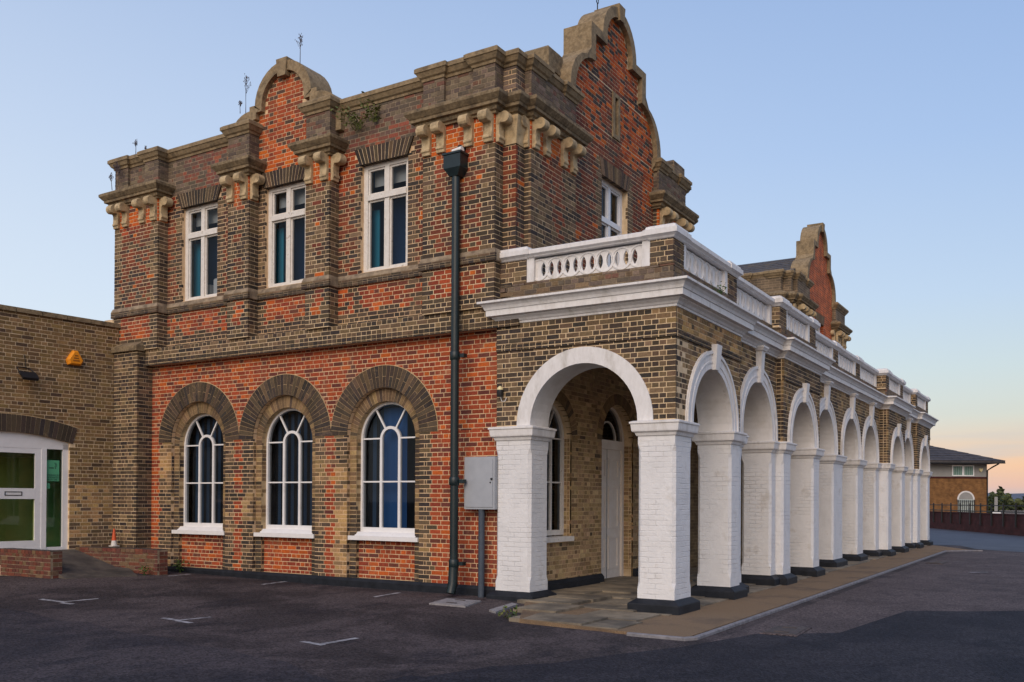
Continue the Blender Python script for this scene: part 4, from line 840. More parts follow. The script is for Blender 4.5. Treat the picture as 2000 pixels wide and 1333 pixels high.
def col_arcE(u, z):
    k = nz(u, z, 1.0, 14)
    if z > 4.12 and k > .36 and u < 16: return 'yellow' if random.random() < .6 else 'tan'
    if k > .52: return 'tan' if random.random() < .7 else 'brown'
    return 'dark' if random.random() < .45 else 'brown'
def pillar(name, x0, x1, y0, y1, zb, parent, e=.11, lab=None):
    p = bpy.data.objects.new('pillar', None); link(p, parent)
    def rg(c, z, g=0.0):
        a, b, c0, d0 = x0-g, x1+g, y0-g, y1+g
        return [(a+c,c0,z),(b-c,c0,z),(b,c0+c,z),(b,d0-c,z),(b-c,d0,z),(a+c,d0,z),(a,d0-c,z),(a,c0+c,z)]
    mb = MB(); mb.loft([rg(.004,zb), rg(.004,zb+.14), rg(.045,zb+.24), rg(.045,2.38), rg(.004,2.48), rg(.004,2.60)]); s = mb.obj('shaft', M['painted_brick'], p)
    mb = MB(); mb.loft([rg(.005,-.06,e), rg(.008,zb-.075,e), rg(.008,zb-.06,e-.004), rg(.006,zb+.005,.004), rg(.004,zb+.01,-.03)]); mb.obj('base', M['black_paint'], p)
    mb = MB(); mb.loft([rg(.003,2.585,-.01), rg(.003,2.60,.02), rg(.004,2.64,.035), rg(.004,2.66,.07), rg(.004,2.68,.075), rg(.004,2.765,.085), rg(.004,2.775,.10), rg(.004,2.80,.10), rg(.004,2.815,.06), rg(.004,2.82,-.02)]); mb.obj('impost', M['white_trim'], p)
    return p
pillar('pillar', -8.005, -7.37, YA, YA+TH, .205, A)
for y0, y1, xf in PILL: pillar('pillar', xf-TH+.004*(xf != XP), xf, y0, y1, .225, A)
def arch_wall(fr, u0, u1, cs, rs, zs, z1, th, mat):
    o_ = [(u0, ZI)]
    for c, r, q in zip(cs, rs, zs): o_ += [(c-r, ZI)] + list(reversed(arcpts(c, q, r, 0, math.pi, 22))) + [(c+r, ZI)]
    o_ += [(u1, ZI), (u1, z1), (u0, z1)]
    mb = MB(); mb.sheet(fr, o_, [], -.004, th-.004); return mb.obj('arch_wall', mat, A)
def lining(fr, c, r, zs, d0, th):
    pi_ = [(c+r, ZI+.02)] + arcpts(c, zs, r, 0, math.pi, 24) + [(c-r, ZI+.02)]; po = [(c+r+.032, ZI+.02)] + arcpts(c, zs, r+.032, 0, math.pi, 24) + [(c-r-.032, ZI+.02)]
    mb = MB(); mb.ribbon(fr, pi_, po, d0, d0-th); return mb
def architrave(fr, c, r0, r1, zs, d, fillet=True, parent=None):
    a_ = bpy.data.objects.new('arch', None); link(a_, A)
    P = lambda r: [(c+r, ZI+.02)] + arcpts(c, zs, r, 0, math.pi, 26) + [(c-r, ZI+.02)]
    mb = MB(); mb.ribbon(fr, P(r0-.001), P(r1), d, -.05); mb.obj('arch_band', M['white_trim'], a_, False)
    if fillet:
        mb = MB(); mb.ribbon(fr, P(r1-.05), P(r1), d+.022, d-.004); mb.obj('arch_moulding', M['white_trim'], a_)
        mb = MB(); mb.ribbon(fr, P(r0+.09), P(r0+.115), d+.010, d-.004); mb.obj('arch_moulding', M['white_trim'], a_)
    mb = lining(fr, c, r0, zs, -.02, TH-.03); mb.obj('soffit', M['white_plaster'], a_)
    return a_
# south side
cS, rS = -6.46, .91
arch_wall(As, -8.0, XP, [cS], [rS+.025], [ZI], 4.50, TH, M['mortar'])
a_ = architrave(As, cS, rS, rS+.245, ZI+.02, .02, False)
def sk(cs, zs, r):
    def f(uc, zc, a, b):
        for c in cs:
            if zc < zs and a < c+r and b > c-r: return True
            if math.hypot(uc-c, max(0, zc-zs)) < r+.04: return True
        return False
    return f
AB.lay(As, -8.0, XP, ZI+.02, 4.015, 0, col_arc, sk([cS], ZI+.02, 1.06), e1=.007)
AB.lay(As, -8.0, XP, 4.015, 4.10, .022, lambda u, z: 'dark', bond='H', e1=.02); AB.lay(As, -8.0, XP, 4.10, 4.47, .012, col_arc, e1=.012)
mb = MB(); mb.fbox(As, -8.0, XP+.007, 4.102, 4.47, .008, -.05); mb.obj('frieze', M['mortar'], A)
mb = MB(); mb.fbox(As, -8.0, XP+.014, 4.02, 4.10, .017, -.05); mb.obj('string_course', M['mortar'], A)
# east side
for i, (y0, y1, xf, cs, st) in enumerate(SEG):
    fr = frame((xf, 0), (0, 1)); zs = ZI + .02 + st
    ya = y0 + (TH if i == 0 else 0)
    arch_wall(fr, ya if i == 0 else y0, y1, cs, [RA+.025]*len(cs), [zs-.0]*len(cs), 4.50, TH, M['mortar'])
    zt = 4.47 if st else 4.015
    AB.lay(fr, y0, y1, ZI+.02, zt, 0, col_arcE, sk(cs, zs, 1.05), e0=-.05 if i == 0 else (.0 if st else .007))
    if not st:
        AB.lay(fr, y0, y1, 4.015, 4.10, .022, lambda u, z: 'dark', bond='H', e0=-.05 if i == 0 else .02); AB.lay(fr, y0, y1, 4.10, 4.47, .012, col_arcE, e0=-.05 if i == 0 else .012)
        mb = MB(); mb.fbox(fr, y0+.045, y1, 4.102, 4.47, .0075, -.05); mb.obj('frieze', M['mortar'], A)
        mb = MB(); mb.fbox(fr, y0+.045, y1, 4.02, 4.10, .0165, -.05); mb.obj('string_course', M['mortar'], A)
    if i and not st:
        xr = SEG[i-1][2]; f2 = frame((0, y0), (1, 0)); AB.lay(f2, xr+.004, xf-.05, ZI+.02, 4.47, .004, lambda u, z: 'dark' if random.random() < .6 else 'brown', bond='H')
    for c in cs:
        a_ = architrave(fr, c, RA, 1.185, zs, .03); zi = zs+RA
        k0, k1 = zi-.02, (4.46 if st else 4.10); w0, w1 = .085, (.10 if st else .115)
        mb = MB(); mb.loft([[fr(c-w0,k0,.0),fr(c+w0,k0,.0),fr(c+w0,k0,.085),fr(c-w0,k0,.085)], [fr(c-w1,k1,.0),fr(c+w1,k1,.0),fr(c+w1,k1,.12),fr(c-w1,k1,.12)]]); mb.obj('keystone', M['white_trim'], a_)
        if st: mb = MB(); mb.sweep([(-.02,4.41), (.02,4.41), (.035,4.44), (.05,4.46), (.05,4.49), (-.02,4.49)], [(xf,c-.11), (xf+.12,c-.11), (xf+.12,c+.11), (xf,c+.11)]); mb.obj('keystone_cap', M['white_trim'], a_)
PATH = [(XP,YA)]
for (y0, y1, xf, _, _2) in SEG:
    if PATH[-1][0] != xf: PATH.append((xf, y0))
    PATH.append((xf, y1))
PATH.append((-7.7, 38.45))
PATHF = [(-7.93, YA+.12), (-7.93, YA)] + PATH
ACORN = [(-.05,4.44), (.03,4.44), (.035,4.47), (.05,4.48), (.07,4.51), (.105,4.54), (.11,4.555), (.175,4.565), (.175,4.655), (.19,4.66), (.195,4.675), (.205,4.70), (.235,4.74), (.27,4.752), (.28,4.757), (.28,4.79), (.08,4.825), (-.05,4.825)]
mb = MB(); mb.sweep(ACORN, PATHF); mb.obj('cornice', M['white_trim'], A)
PD = -.063
mb = MB(); mb.sweep([(PD-.30,4.78), (PD-.007,4.78), (PD-.007,5.09), (PD-.30,5.09)], PATHF); mb.obj('parapet_base', M['mortar_soot'], A)
pbc = lambda u, z: 'soot' if random.random() < .75 else 'brown'
AB.lay(As, -7.93+PD, XP+PD, 4.82, 5.085, PD, pbc, e1=.007)
for i, (y0, y1, xf, cs, st) in enumerate(SEG):
    AB.lay(frame((xf,0),(0,1)), y0-PD if not st and i else y0, y1, 4.82, 5.085, PD, pbc, e0=-.11 if i == 0 else 0)
RAIL = [(PD-.30,5.475), (PD+.02,5.475), (PD+.03,5.49), (PD+.055,5.505), (PD+.07,5.515), (PD+.07,5.575), (PD+.045,5.59), (PD-.12,5.61), (PD-.30,5.59)]
mb = MB(); mb.sweep(RAIL, PATHF); mb.obj('parapet_rail', M['white_trim'], A)
def ppier(x0, x1, y0, y1, s0=True):
    p = bpy.data.objects.new('parapet_pier', None); link(p, A)
    mb = MB(); mb.box(x0+.007, x1-.007, y0+.007, y1-.007, 5.05, 5.48); mb.obj('core', M['mortar'], p)
    pc = lambda u, z: 'brown' if random.random() < .6 else 'dark'
    AB.lay(frame((0,y0),(1,0)), x0, x1, 5.09, 5.47, 0, pc, e1=0); AB.lay(frame((x1,0),(0,1)), y0+.05, y1, 5.09, 5.47, 0, pc)
    mb = MB(); g_ = .10
    mb.loft([[(x0-a,y0-a,z),(x1+a,y0-a,z),(x1+a,y1+a,z),(x0-a,y1+a,z)] for a, z in ((.005,5.455),(.02,5.465),(.035,5.485),(.065,5.505),(.085,5.515),(.085,5.59),(.055,5.605),(.045,5.64),(.0,5.66))]); mb.obj('pier_cap', M['white_trim'], p)
ppier(-7.985, -7.50, YA-PD, YA-PD+.40); ppier(-5.40, XP+PD, YA-PD, YA-PD+.42)
# balustrade of interlaced rings
RR = .172
t = MB(); t.ribbon(frame((0,0),(1,0)), arcpts(0,0,RR-.022,0,2*math.pi,24), arcpts(0,0,RR,0,2*math.pi,24), .010, -.015)
me_r = bpy.data.meshes.new('ring'); me_r.from_pydata(t.v, [], t.f); me_r.materials.append(M['white_trim'])
def balus(fr, u0, u1, d):
    p = bpy.data.objects.new('balustrade', None); link(p, A); z0, z1 = 5.09, 5.478; zc = 5.275
    for a in (u0, u1-.13): mb = MB(); mb.fbox(fr, a, a+.13, z0-.01, z1, d+.045, d-.07); mb.obj('end_post', M['white_trim'], p)
    a, b = u0+.13, u1-.13; n_ = max(2, round((b-a)/.157)); n_ += 1-n_ % 2; st = (b-a)/n_; ri = .113; hw = ri-st/2; hh = math.sqrt(ri*ri-st*st/4)
    holes = []
    for k in range(1, n_):
        m_ = a+st*k; th = math.asin(hh/ri)
        L_ = [(m_+st/2-ri*math.cos(x), zc+1.28*ri*math.sin(x)) for x in (th*(1-2*j/8) for j in range(9))]
        Rr_ = [(m_-st/2+ri*math.cos(x), zc+1.28*ri*math.sin(x)) for x in (-th*(1-2*j/8) for j in range(9))]
        holes.append(L_ + Rr_[1:-1])
    mb = MB(); mb.sheet(fr, [(a-.01,z0),(b+.01,z0),(b+.01,z1-.03),(a-.01,z1-.03)], holes, d-.012, .035); mb.obj('panel', M['white_trim'], p)
    for k in range(n_):
        if n_ > 3 and k % 2 == (n_ % 2 if False else 1): continue
        o = bpy.data.objects.new('ring', me_r); mt = Matrix.Identity(4); P = fr(a+st*(k+.5), zc, d-.008+(.008 if k % 2 else 0)) - wl(A)
        for i in range(3): mt[i][0], mt[i][1], mt[i][2], mt[i][3] = fr.U[i], -fr.N[i], (0,0,1)[i], P[i]
        if k in (0, n_-1): mt = mt @ Matrix.Scale(min(1, (st*.5+.12)/RR), 4)
        o.matrix_local = mt; link(o, p)
balus(As, -7.50, -5.40, PD-.06)
PP = [(12.613,13.033,XP), (15.06,15.50,XP), (18.18-.06,18.62,XP), (20.52,20.98,XP), (23.85,24.35,XR2), (26.55,27.05,XR2), (29.56,30.10,XP), (32.22,32.66,XP), (35.32,35.78,XP), (38.0,38.44,XP)]
for k, (y0, y1, xf) in enumerate(PP):
    if k: ppier(xf+PD-.36, xf+PD, y0, y1)
    if k < len(PP)-1:
        ym = (y1+PP[k+1][0])/2; xm = next(s[2] for s in SEG if s[0] <= ym <= s[1]); balus(frame((xm,0),(0,1)), y1, PP[k+1][0], PD-.06)
# ceiling, flat roof, wall behind the middle of the arcade
mb = MB(); mb.box(XE+.0, XR2-TH+.1, YA+TH-.05, 38.3, 4.29, 4.34); mb.obj('ceiling', M['white_plaster'], A)
mb = MB(); mb.box(XE, XR2-.02, YA+.4, 38.2, 4.62, 4.74); mb.obj('flat_roof', M['roof_felt'], A)
mb = MB(); mb.box(XE-.3, XE, YN+.01, 38.4, -.1, 4.62); mb.obj('rear_wall', M['inner_brick'], A)
for k, yc in enumerate((22.65, 25.5, 28.1, 31.13)):
    fr = frame((XE,0),(0,1)); W = arch_window(A, fr, yc, .62, 2.70, 1.0, .10, M['window_paint'], M['far_glass'], bars=(1.9,))
    mb = MB(); mb.fbox(fr, yc-.74, yc+.74, .92, 1.0, .16, -.01); mb.obj('sill', M['window_paint'], W)
AB.build(A)

# ------------------------------------------------------------------ annex at the left
an = R(5.8); QX, QY = -17.42, 12.45
Nf = frame((QX, QY), (math.sin(an), math.cos(an)))
X = thing('annex_building', (QX-.5, QY-2.5, 0), 'low brown brick annex with arched glass entrance at the left edge', 'building')
XB = Bricks(); ac, ahw, aR, azc = -2.31, 1.25, 4.80, -1.88
def segarc(r, h, n=14):
    a = math.asin(h/aR); return [(ac+r*math.sin(a*(1-2*k/n)), azc+r*math.cos(a*(1-2*k/n))) for k in range(n+1)]
hole = [(ac-ahw,.35), (ac+ahw,.35)] + segarc(aR, ahw)
mb = MB(); mb.sheet(Nf, [(-7,-.2),(.35,-.2),(.35,5.25),(-7,5.25)], [hole], -.004, .35); mb.obj('wall', M['mortar'], X)
def col_an(u, z):
    k = nz(u, z, .9, 22)
    if z < 1.9 and u > -1.1 and k > .42: return 'yellow'
    return 'annex' if z > 1.2 else 'brown'
def skip_an(uc, zc, a, b):
    if zc >= 2.70 and math.hypot(uc-ac, zc-azc) < aR+.17 and abs(uc-ac) < ahw+.10: return True
    return False
for a, b, z0, z1 in ((-4.2,ac-ahw,.36,2.76), (ac+ahw,.2,.36,2.76), (-4.2,.2,2.76,5.25)): XB.lay(Nf, a, b, z0, z1, 0, col_an, skip_an)
va = math.asin(ahw/aR); vous(X, Nf, ac, azc, aR, aR+.34, .012, -.15, 30, math.pi/2-va-.012, math.pi/2+va+.012, 'dark', n_rows=1)
for k in range(9):
    mb = MB(); a0_ = .34-.5*(k+1); mb.fbox(Nf, a0_+.006, a0_+.494, 5.245, 5.335, .05, -.40); mb.obj('coping_slab', M['stone_soot'], X)
mb = MB(); mb.fbox(Nf, -7, -4.17, 5.245, 5.335, .05, -.4); mb.obj('coping_slab', M['stone_soot'], X)
for nm_, mt_, bx_ in (('roof', 'roof_felt', (-7,.3,5.0,5.2,-.36,-6)), ('rear_wall', 'hidden_brick', (-7,.3,-.2,5.0,-5.7,-6)), ('lobby_wall', 'lobby_wall', (-5,.1,.5,3.2,-1.3,-1.4)), ('lobby_wall', 'lobby_wall', (-.4,-.3,.5,3.2,-.36,-1.29)), ('lobby_wall', 'lobby_wall', (-5,-4.9,.5,3.2,-.36,-1.29)), ('lobby_ceiling', 'white_plaster', (-5,.1,3.21,3.3,-.36,-1.4)), ('lobby_floor', 'concrete', (-5,.1,.4,.499,-.36,-1.4)), ('lobby_door_frame', 'window_paint', (-2.1,-1.98,.5,2.6,-1.22,-1.29)), ('lobby_door_frame', 'window_paint', (-1.15,-1.03,.5,2.6,-1.22,-1.29)), ('lobby_door_frame', 'window_paint', (-1.98,-1.15,2.48,2.6,-1.22,-1.29))):
    mb = MB(); mb.fbox(Nf, *bx_); mb.obj(nm_, M[mt_], X)
En = bpy.data.objects.new('entrance', None); link(En, X); wf = M['white_gloss']
def ab(nm, mat, u0, u1, z0, z1, d0, d1, par=None): mb = MB(); mb.fbox(Nf, u0, u1, z0, z1, d0, d1) if not mat.name.startswith('glass') else mb.face([Nf(u0,z0,d0), Nf(u1,z0,d0), Nf(u1,z1,d0), Nf(u0,z1,d0)]); return mb.obj(nm, mat, par or En)
dA = -.06
ab('frame', wf, ac+ahw-.11, ac+ahw, .60, 2.72, dA, dA-.09); ab('frame', wf, ac-ahw, ac-ahw+.10, .60, 2.72, dA, dA-.09)
mb = MB(); mb.prism(Nf, [(ac-ahw,2.62), (ac+ahw,2.62)] + segarc(aR, ahw), dA, dA-.09); mb.obj('frame', wf, En)
ab('frame', wf, -1.60, -1.50, .60, 2.62, dA+.006, dA-.09); ab('frame', wf, ac-ahw+.1, ac+ahw-.11, .58, .66, dA-.002, dA-.09)
ab('sidelight', M['glass_green'], -1.50, ac+ahw-.11, .66, 2.62, dA-.05, dA-.056)
DL = bpy.data.objects.new('door', None); link(DL, X)
ab('leaf_frame', wf, -1.72, -1.60, .66, 2.62, dA-.006, dA-.08, DL); ab('leaf_frame', wf, -2.75, -2.65, .66, 2.62, dA-.006, dA-.08, DL); ab('leaf_frame', wf, -2.65, -1.72, 2.52, 2.62, dA-.006, dA-.08, DL); ab('leaf_frame', wf, -2.65, -1.72, .66, .80, dA-.006, dA-.08, DL)
mb = MB(); mb.tube([Nf(-2.60,1.45,dA+.05), Nf(-2.60,2.05,dA+.05)], .016, 8); mb.obj('handle', M['cabinet_grey'], DL)
ab('mid_rail', wf, -2.65, -1.72, 1.62, 1.83, dA-.004, dA-.08, DL)
ab('pane', M['glass_olive'], -2.65, -1.72, .80, 1.62, dA-.04, dA-.06, DL); ab('pane', M['glass_olive'], -2.65, -1.72, 1.83, 2.52, dA-.04, dA-.06, DL)
mb = MB(); mb.sheet(Nf, [(-2.30,1.685),(-1.97,1.685),(-1.97,1.765),(-2.30,1.765)], [[(-2.285,1.70),(-1.985,1.70),(-1.985,1.75),(-2.285,1.75)]], dA+.004, .01); mb.obj('letter_plate', M['dark_gap'], DL)
ab('fixed_pane', M['glass_olive'], ac-ahw+.1, -2.75, .66, 2.62, dA-.05, dA-.07)
# notice on the sidelight
sg = thing('smoking_notice', Nf(-1.36,2.0,dA-.04), 'green no smoking style notice with cigarette symbol on the glass sidelight', 'sign')
mb = MB(); mb.fbox(Nf, -1.485, -1.225, 1.98, 2.40, dA-.040, dA-.048); mb.obj('sheet', M['sign_green'], sg)
mb = MB(); mb.fbox(Nf, -1.43, -1.35, 2.235, 2.255, dA-.036, dA-.042); mb.fbox(Nf, -1.345, -1.335, 2.235, 2.255, dA-.036, dA-.042); mb.fbox(Nf, -1.31, -1.29, 2.235, 2.255, dA-.036, dA-.042)
for k in range(2):
    pts = [Nf(-1.30-.02*k+.022*math.sin(j*1.1), 2.265+.028*j, dA-.037) for j in range(4)]; mb.tube(pts, .004, 5)
mb.obj('symbol', M['print_dark'], sg)
def text(body, fr, u, z, d, size, mat, parent, name='lettering', sx=1.0, shear=0):
    cu = bpy.data.curves.new(name, 'FONT'); cu.body = body; cu.size = size; cu.align_x = 'CENTER'; cu.extrude = .001
    to = bpy.data.objects.new(name, cu); scn.collection.objects.link(to)
    me = bpy.data.meshes.new_from_object(to.evaluated_get(bpy.context.evaluated_depsgraph_get())); bpy.data.objects.remove(to)
    me.materials.clear(); me.materials.append(mat); o = bpy.data.objects.new(name, me); mt = Matrix.Identity(4); P = fr(u, z, d) - wl(parent)
    for i in range(3): mt[i][0], mt[i][1], mt[i][2], mt[i][3] = fr.U[i]*sx, (0,0,1)[i], fr.N[i], P[i]
    o.matrix_local = mt; link(o, parent)
for k, ln in enumerate(('SMOKING IN', 'DESIGNATED', 'AREAS ONLY')): text(ln, Nf, -1.355, 2.085-.045*k, dA-.037, .048, M['print_dark'], sg, sx=.84)
mb = MB(); mb.fbox(Nf, -1.49, -1.41, 1.83, 1.94, dA-.042, dA-.048); tag(mb.obj('notice', M['sign_green'], at=Nf(-1.45,1.83,dA-.04)), 'small pale green notice below the smoking notice on the sidelight', 'sign')
XB.build(X)
# alarm box, floodlight
t = thing('alarm_box', Nf(-1.0,4.40,0), 'orange trapezoid alarm box on the brown annex wall', 'alarm')
mb = MB(); pl = [(-1.135,4.345), (-.88,4.345), (-.825,4.44), (-.945,4.64), (-1.04,4.64), (-1.165,4.44)]
pi2 = [(-1.005+(u+1.005)*.78, 4.47+(z-4.47)*.78) for u, z in pl]
mb.loft([[Nf(u,z,.0) for u,z in pl], [Nf(u,z,.06) for u,z in pl], [Nf(u,z,.11) for u,z in pi2]]); mb.obj('case', M['orange_box'], t)
for k, wd in enumerate((.07,.10,.13)):
    mb = MB(); mb.fbox(Nf, -1.0-wd/2, -1.0+wd/2, 4.53-.05*k-.012, 4.53-.05*k+.012, .114, .108); mb.obj('print_line', M['print_brown'], t)
t = thing('floodlight', Nf(-1.97,4.05,0), 'small black floodlight on a bracket above the annex door', 'lamp')
mb = MB(); v = [(-.16,.0,.10),(.16,.0,.10),(.16,-.02,.26),(-.16,-.02,.26)]
ax = lambda a, n_, z_: Nf(-1.97+a, 4.02+z_, n_)
mb.hexa([ax(-.155,.12,.075),ax(.155,.12,.075),ax(.155,.27,-.055),ax(-.155,.27,-.055)], [ax(-.145,.08,.03),ax(.145,.08,.03),ax(.145,.24,-.10),ax(-.145,.24,-.10)]); mb.obj('body', M['near_black'], t)
mb = MB(); mb.hexa([ax(-.11,.095,.02),ax(.11,.095,.02),ax(.11,.215,-.085),ax(-.11,.215,-.085)], [ax(-.11,.09,.014),ax(.11,.09,.014),ax(.11,.21,-.091),ax(-.11,.21,-.091)]); mb.obj('lens', M['lamp_glass'], t)
mb = MB(); mb.tube([ax(-.165,.19,.0), ax(-.175,.05,.15), ax(-.03,.02,.17), ax(.09,.02,.15), ax(.165,.19,.0)], .011, 6); mb.obj('bracket', M['near_black'], t)
mb = MB(); mb.tube([ax(.0,.02,.16), ax(.0,.012,.30), ax(-.02,.008,.42)], .007, 5); mb.obj('cable', M['near_black'], t)
# ramp and low walls
rp = [Nf(-2.6,.50,-.02), Nf(-1.0,.56,-.02), Nf(-.9,.55,.02)]
t0 = gnd(100,1131); t1 = gnd(266,1126); d0_ = Nf(-2.05,0,.0); d1_ = Nf(-.92,0,.0)
mb = MB(); zt = .60
top = [Vector((d0_.x,d0_.y,zt)), Vector((t0.x+.25,t0.y+.12,t0.z+.012)), Vector((t1.x+.05,t1.y,t1.z+.012)), Vector((-16.62,12.02,.30)), Vector((d1_.x,d1_.y,zt))]
mb.loft([[(p.x,p.y,-.1) for p in top], [tuple(p) for p in top]]); tag(mb.obj('ramp', M['ramp_concrete']), kind='structure')
def lowwall(pts, z0, zt, th, label, loc, h0=None):
    t = thing('low_wall', loc, label, 'wall'); bk = Bricks()
    for a, b in zip(pts, pts[1:]):
        fr = frame(a, (b[0]-a[0], b[1]-a[1])); ln = math.hypot(b[0]-a[0], b[1]-a[1])
        mb = MB(); mb.fbox(fr, 0, ln, z0-.15, zt-.007, -.007, -th); mb.obj('core', M['mortar_soot'], t)
        bk.lay(fr, 0, ln, z0, zt-.075, 0, lambda u, z: 'low', e0=.0, e1=.0)
        n_ = max(1, round(ln/.115))
        for k in range(n_): bk.add(fr, k*ln/n_+.004, (k+1)*ln/n_-.004, zt-.07, zt, .006, pick('low'))
        mb = MB(); mb.fbox(fr, -.002, ln+.002, zt-.006, zt+.004, .004, -th-.004); mb.obj('top_course', M['iron'], t)
    ef = frame(pts[-1], (pts[-2][1]-pts[-1][1], pts[-1][0]-pts[-2][0])); bk.lay(ef, .05, th, z0, zt-.01, .004, lambda u, z: 'low')
    bk.build(t); return t
pA, pB = gnd(-30,1121), gnd(98,1131)
lowwall([(pA.x-.3, pB.y), (pB.x, pB.y)], pB.z, pB.z+.50, .23, 'low red brick wall beside the ramp at the left edge', (pB.x-.6, pB.y, pB.z))
pC = gnd(264,1121); pD = gnd(307,1124); LWY = pD.y
lowwall([(Nf(-.93,0,.01).x, Nf(-.93,0,.01).y), (pC.x, LWY+.02), (pD.x, LWY)], .12, .645, .23, 'low red brick wall between the ramp and the station wall', (pC.x, LWY, .12))
cnp = Vector((-17.10, 12.12, .648)); t = thing('traffic_cone', cnp, 'small orange and white traffic cone on the low wall', 'cone')
mb = MB(); mb.box(cnp.x-.075, cnp.x+.075, cnp.y-.075, cnp.y+.075, .648, .665); mb.obj('foot', M['cone_white'], t)
mb = MB(); mb.tube([cnp+Vector((0,0,.015)), cnp+Vector((0,0,.12))], [.065,.048], 14); mb.obj('sleeve', M['cone_white'], t, True)
mb = MB(); mb.tube([cnp+Vector((0,0,.12)), cnp+Vector((0,0,.36)), cnp+Vector((0,0,.365))], [.048,.018,.012], 14); mb.obj('cone', M['orange_cone'], t, True)
# cabinet on post
t = thing('meter_cabinet', (-8.24,YS-.30,.09), 'grey metal cabinet on a post beside the downpipe', 'cabinet'); cx0, cx1, cy = -8.57, -7.985, YS-.20
mb = MB(); mb.box(cx0, cx1, cy, cy+.13, 1.50, 2.345); mb.obj('case', M['cabinet_grey'], t)
mb = MB(); mb.box(cx0+.035, cx1-.035, cy-.012, cy-.001, 1.535, 2.31); mb.obj('door', M['cabinet_grey'], t)
mb = MB(); mb.tube([(cx1-.075,cy-.02,1.93), (cx1-.075,cy-.008,1.93)], .012, 8); mb.tube([(cx1-.05,cy-.028,1.985), (cx1-.05,cy-.008,1.985)], .018, 8); mb.obj('lock', M['near_black'], t)
mb = MB(); mb.tube([(-8.27,cy+.06,.05), (-8.27,cy+.06,1.50)], .052, 12); mb.obj('post', M['post_grey'], t, True)
t = thing('wall_lamp', As(-7.90,3.35,0), 'small cream globe sensor lamp on the dark bricks left of the arch', 'lamp')
mb = MB(); mb.tube([As(-7.90,3.30,.06), As(-7.90,3.36,.06), As(-7.90,3.40,.06)], [.045,.055,.05], 10); mb.obj('housing', M['near_black'], t, True)
mb = MB(); mb.tube([As(-7.90,3.40,.06), As(-7.90,3.43,.06), As(-7.90,3.46,.06)], [.05,.045,.015], 10); mb.obj('globe', M['cream_bulb'], t, True)
mb = MB(); mb.tube([As(-7.90,3.30,.05), As(-7.88,3.22,.04), As(-7.83,3.22,.02), As(-7.81,3.28,.01)], .006, 5); mb.obj('cable', M['paper'], t)

# ------------------------------------------------------------------ far pavilion
FY0, FY1, FG = 29.15, 36.45, 32.8
Fp = thing('far_pavilion', (XC, FG, 0), 'far twin pavilion with orange brick curved gable rising behind the arcade', 'building')
Ff = frame((XE, 0), (0, 1)); FH = [(FG+u, z) for u, z in reversed(EH)] + [(FG-u, z) for u, z in EH][1:]
mb = MB(); mb.sheet(Ff, [(FY0+.31,4.3),(FY1,4.3),(FY1,8.62)] + FH + [(FY0+.31,8.62)], [[(FG-.58,5.85),(FG+.58,5.85),(FG+.58,7.84),(FG-.58,7.84)]], 0, .34); mb.obj('east_wall', M['far_red_brick'], Fp)
mb = MB(); mb.box(XW, XE, FY0, FY0+.305, -.1, 8.62); mb.box(XW, XW+.3, FY0+.31, FY1, -.1, 8.6); mb.box(XW+.31, XE-.36, FY1-.3, FY1, -.1, 8.6); mb.obj('wall', M['far_soot_brick'], Fp)
gable_ribs(Ff, FG, e_in, e_out, .10, -.48, M['stone'], Fp)
mb = MB(); mb.prism(Ff, [(FG-.09,10.92),(FG+.09,10.92),(FG+.14,11.22),(FG-.14,11.22)], .14, -.4); mb.obj('gable_keystone', M['stone'], Fp)
dY = FY0-YS
fse = [(x, y+dY) for x, y in seR]; fne = [(XE,34.68), (XE+.125,34.68), (XE+.125,36.20), (XE,36.20), (XE,FY1), (XE-.3,FY1)]
fcs = [(x, y+dY) for x, y in copeR[4:]]; fcn = [(XE,34.58), (XE,34.68), (XE+.125,34.68), (XE+.125,36.20), (XE,36.20), (XE,FY1), (XE-.4,FY1)]
for p in (fse, fne, [(-17.6,FY0), (-17.6,FY0-.25), (-16.2,FY0-.25), (-16.2,FY0)]): mb = MB(); mb.sweep(CORN, p); mb.obj('cornice', M['stone_soot'], Fp)
for p in (fcs, fcn): mb = MB(); mb.sweep(COPE, p); mb.obj('coping', M['stone'], Fp)
for bx_ in ((-9.41,-7.99,FY0-.25,FY0-.001), (XE-.2,XE+.125,FY0+.27,FY0+1.82), (XE-.2,XE+.125,34.68,36.20)): mb = MB(); mb.box(*bx_, 4.6, 8.70); mb.obj('pilaster', M['far_soot_brick'], Fp)
Fs = frame((0, FY0), (1, 0))
for u in (-9.315,-9.02,-8.47,-8.09): corbel(Fs, u, .25, Fp)
corbel(frame((-7.99,0),(0,1)), FY0-.14, 0, Fp); corbel(frame((0,FY0+.27),(1,0)), XE+.02, 0, Fp)
for u in (FY0+.38,FY0+.74,FY0+1.34,FY0+1.69,34.8,35.15,35.75,36.1): corbel(Ff, u, .125, Fp)
corbel(frame((0,34.68),(1,0)), XE+.03, 0, Fp)
casement(Fp, Ff, FG, .58, 5.86, 7.83, 7.05, -.12, M['white_gloss']); flat_arch(Fp, Ff, FG, .585, 7.83, 8.12, .012, 'brown', 17)
mb = MB(); mb.loft([[(XW+.3,FY0+.2,8.62),(XW+.3,FY1-.2,8.62),(XW+.3,FG,10.15)], [(XE-.30,FY0+.2,8.62),(XE-.30,FY1-.2,8.62),(XE-.30,FG,10.15)]]); mb.obj('roof', M['slate'], Fp)
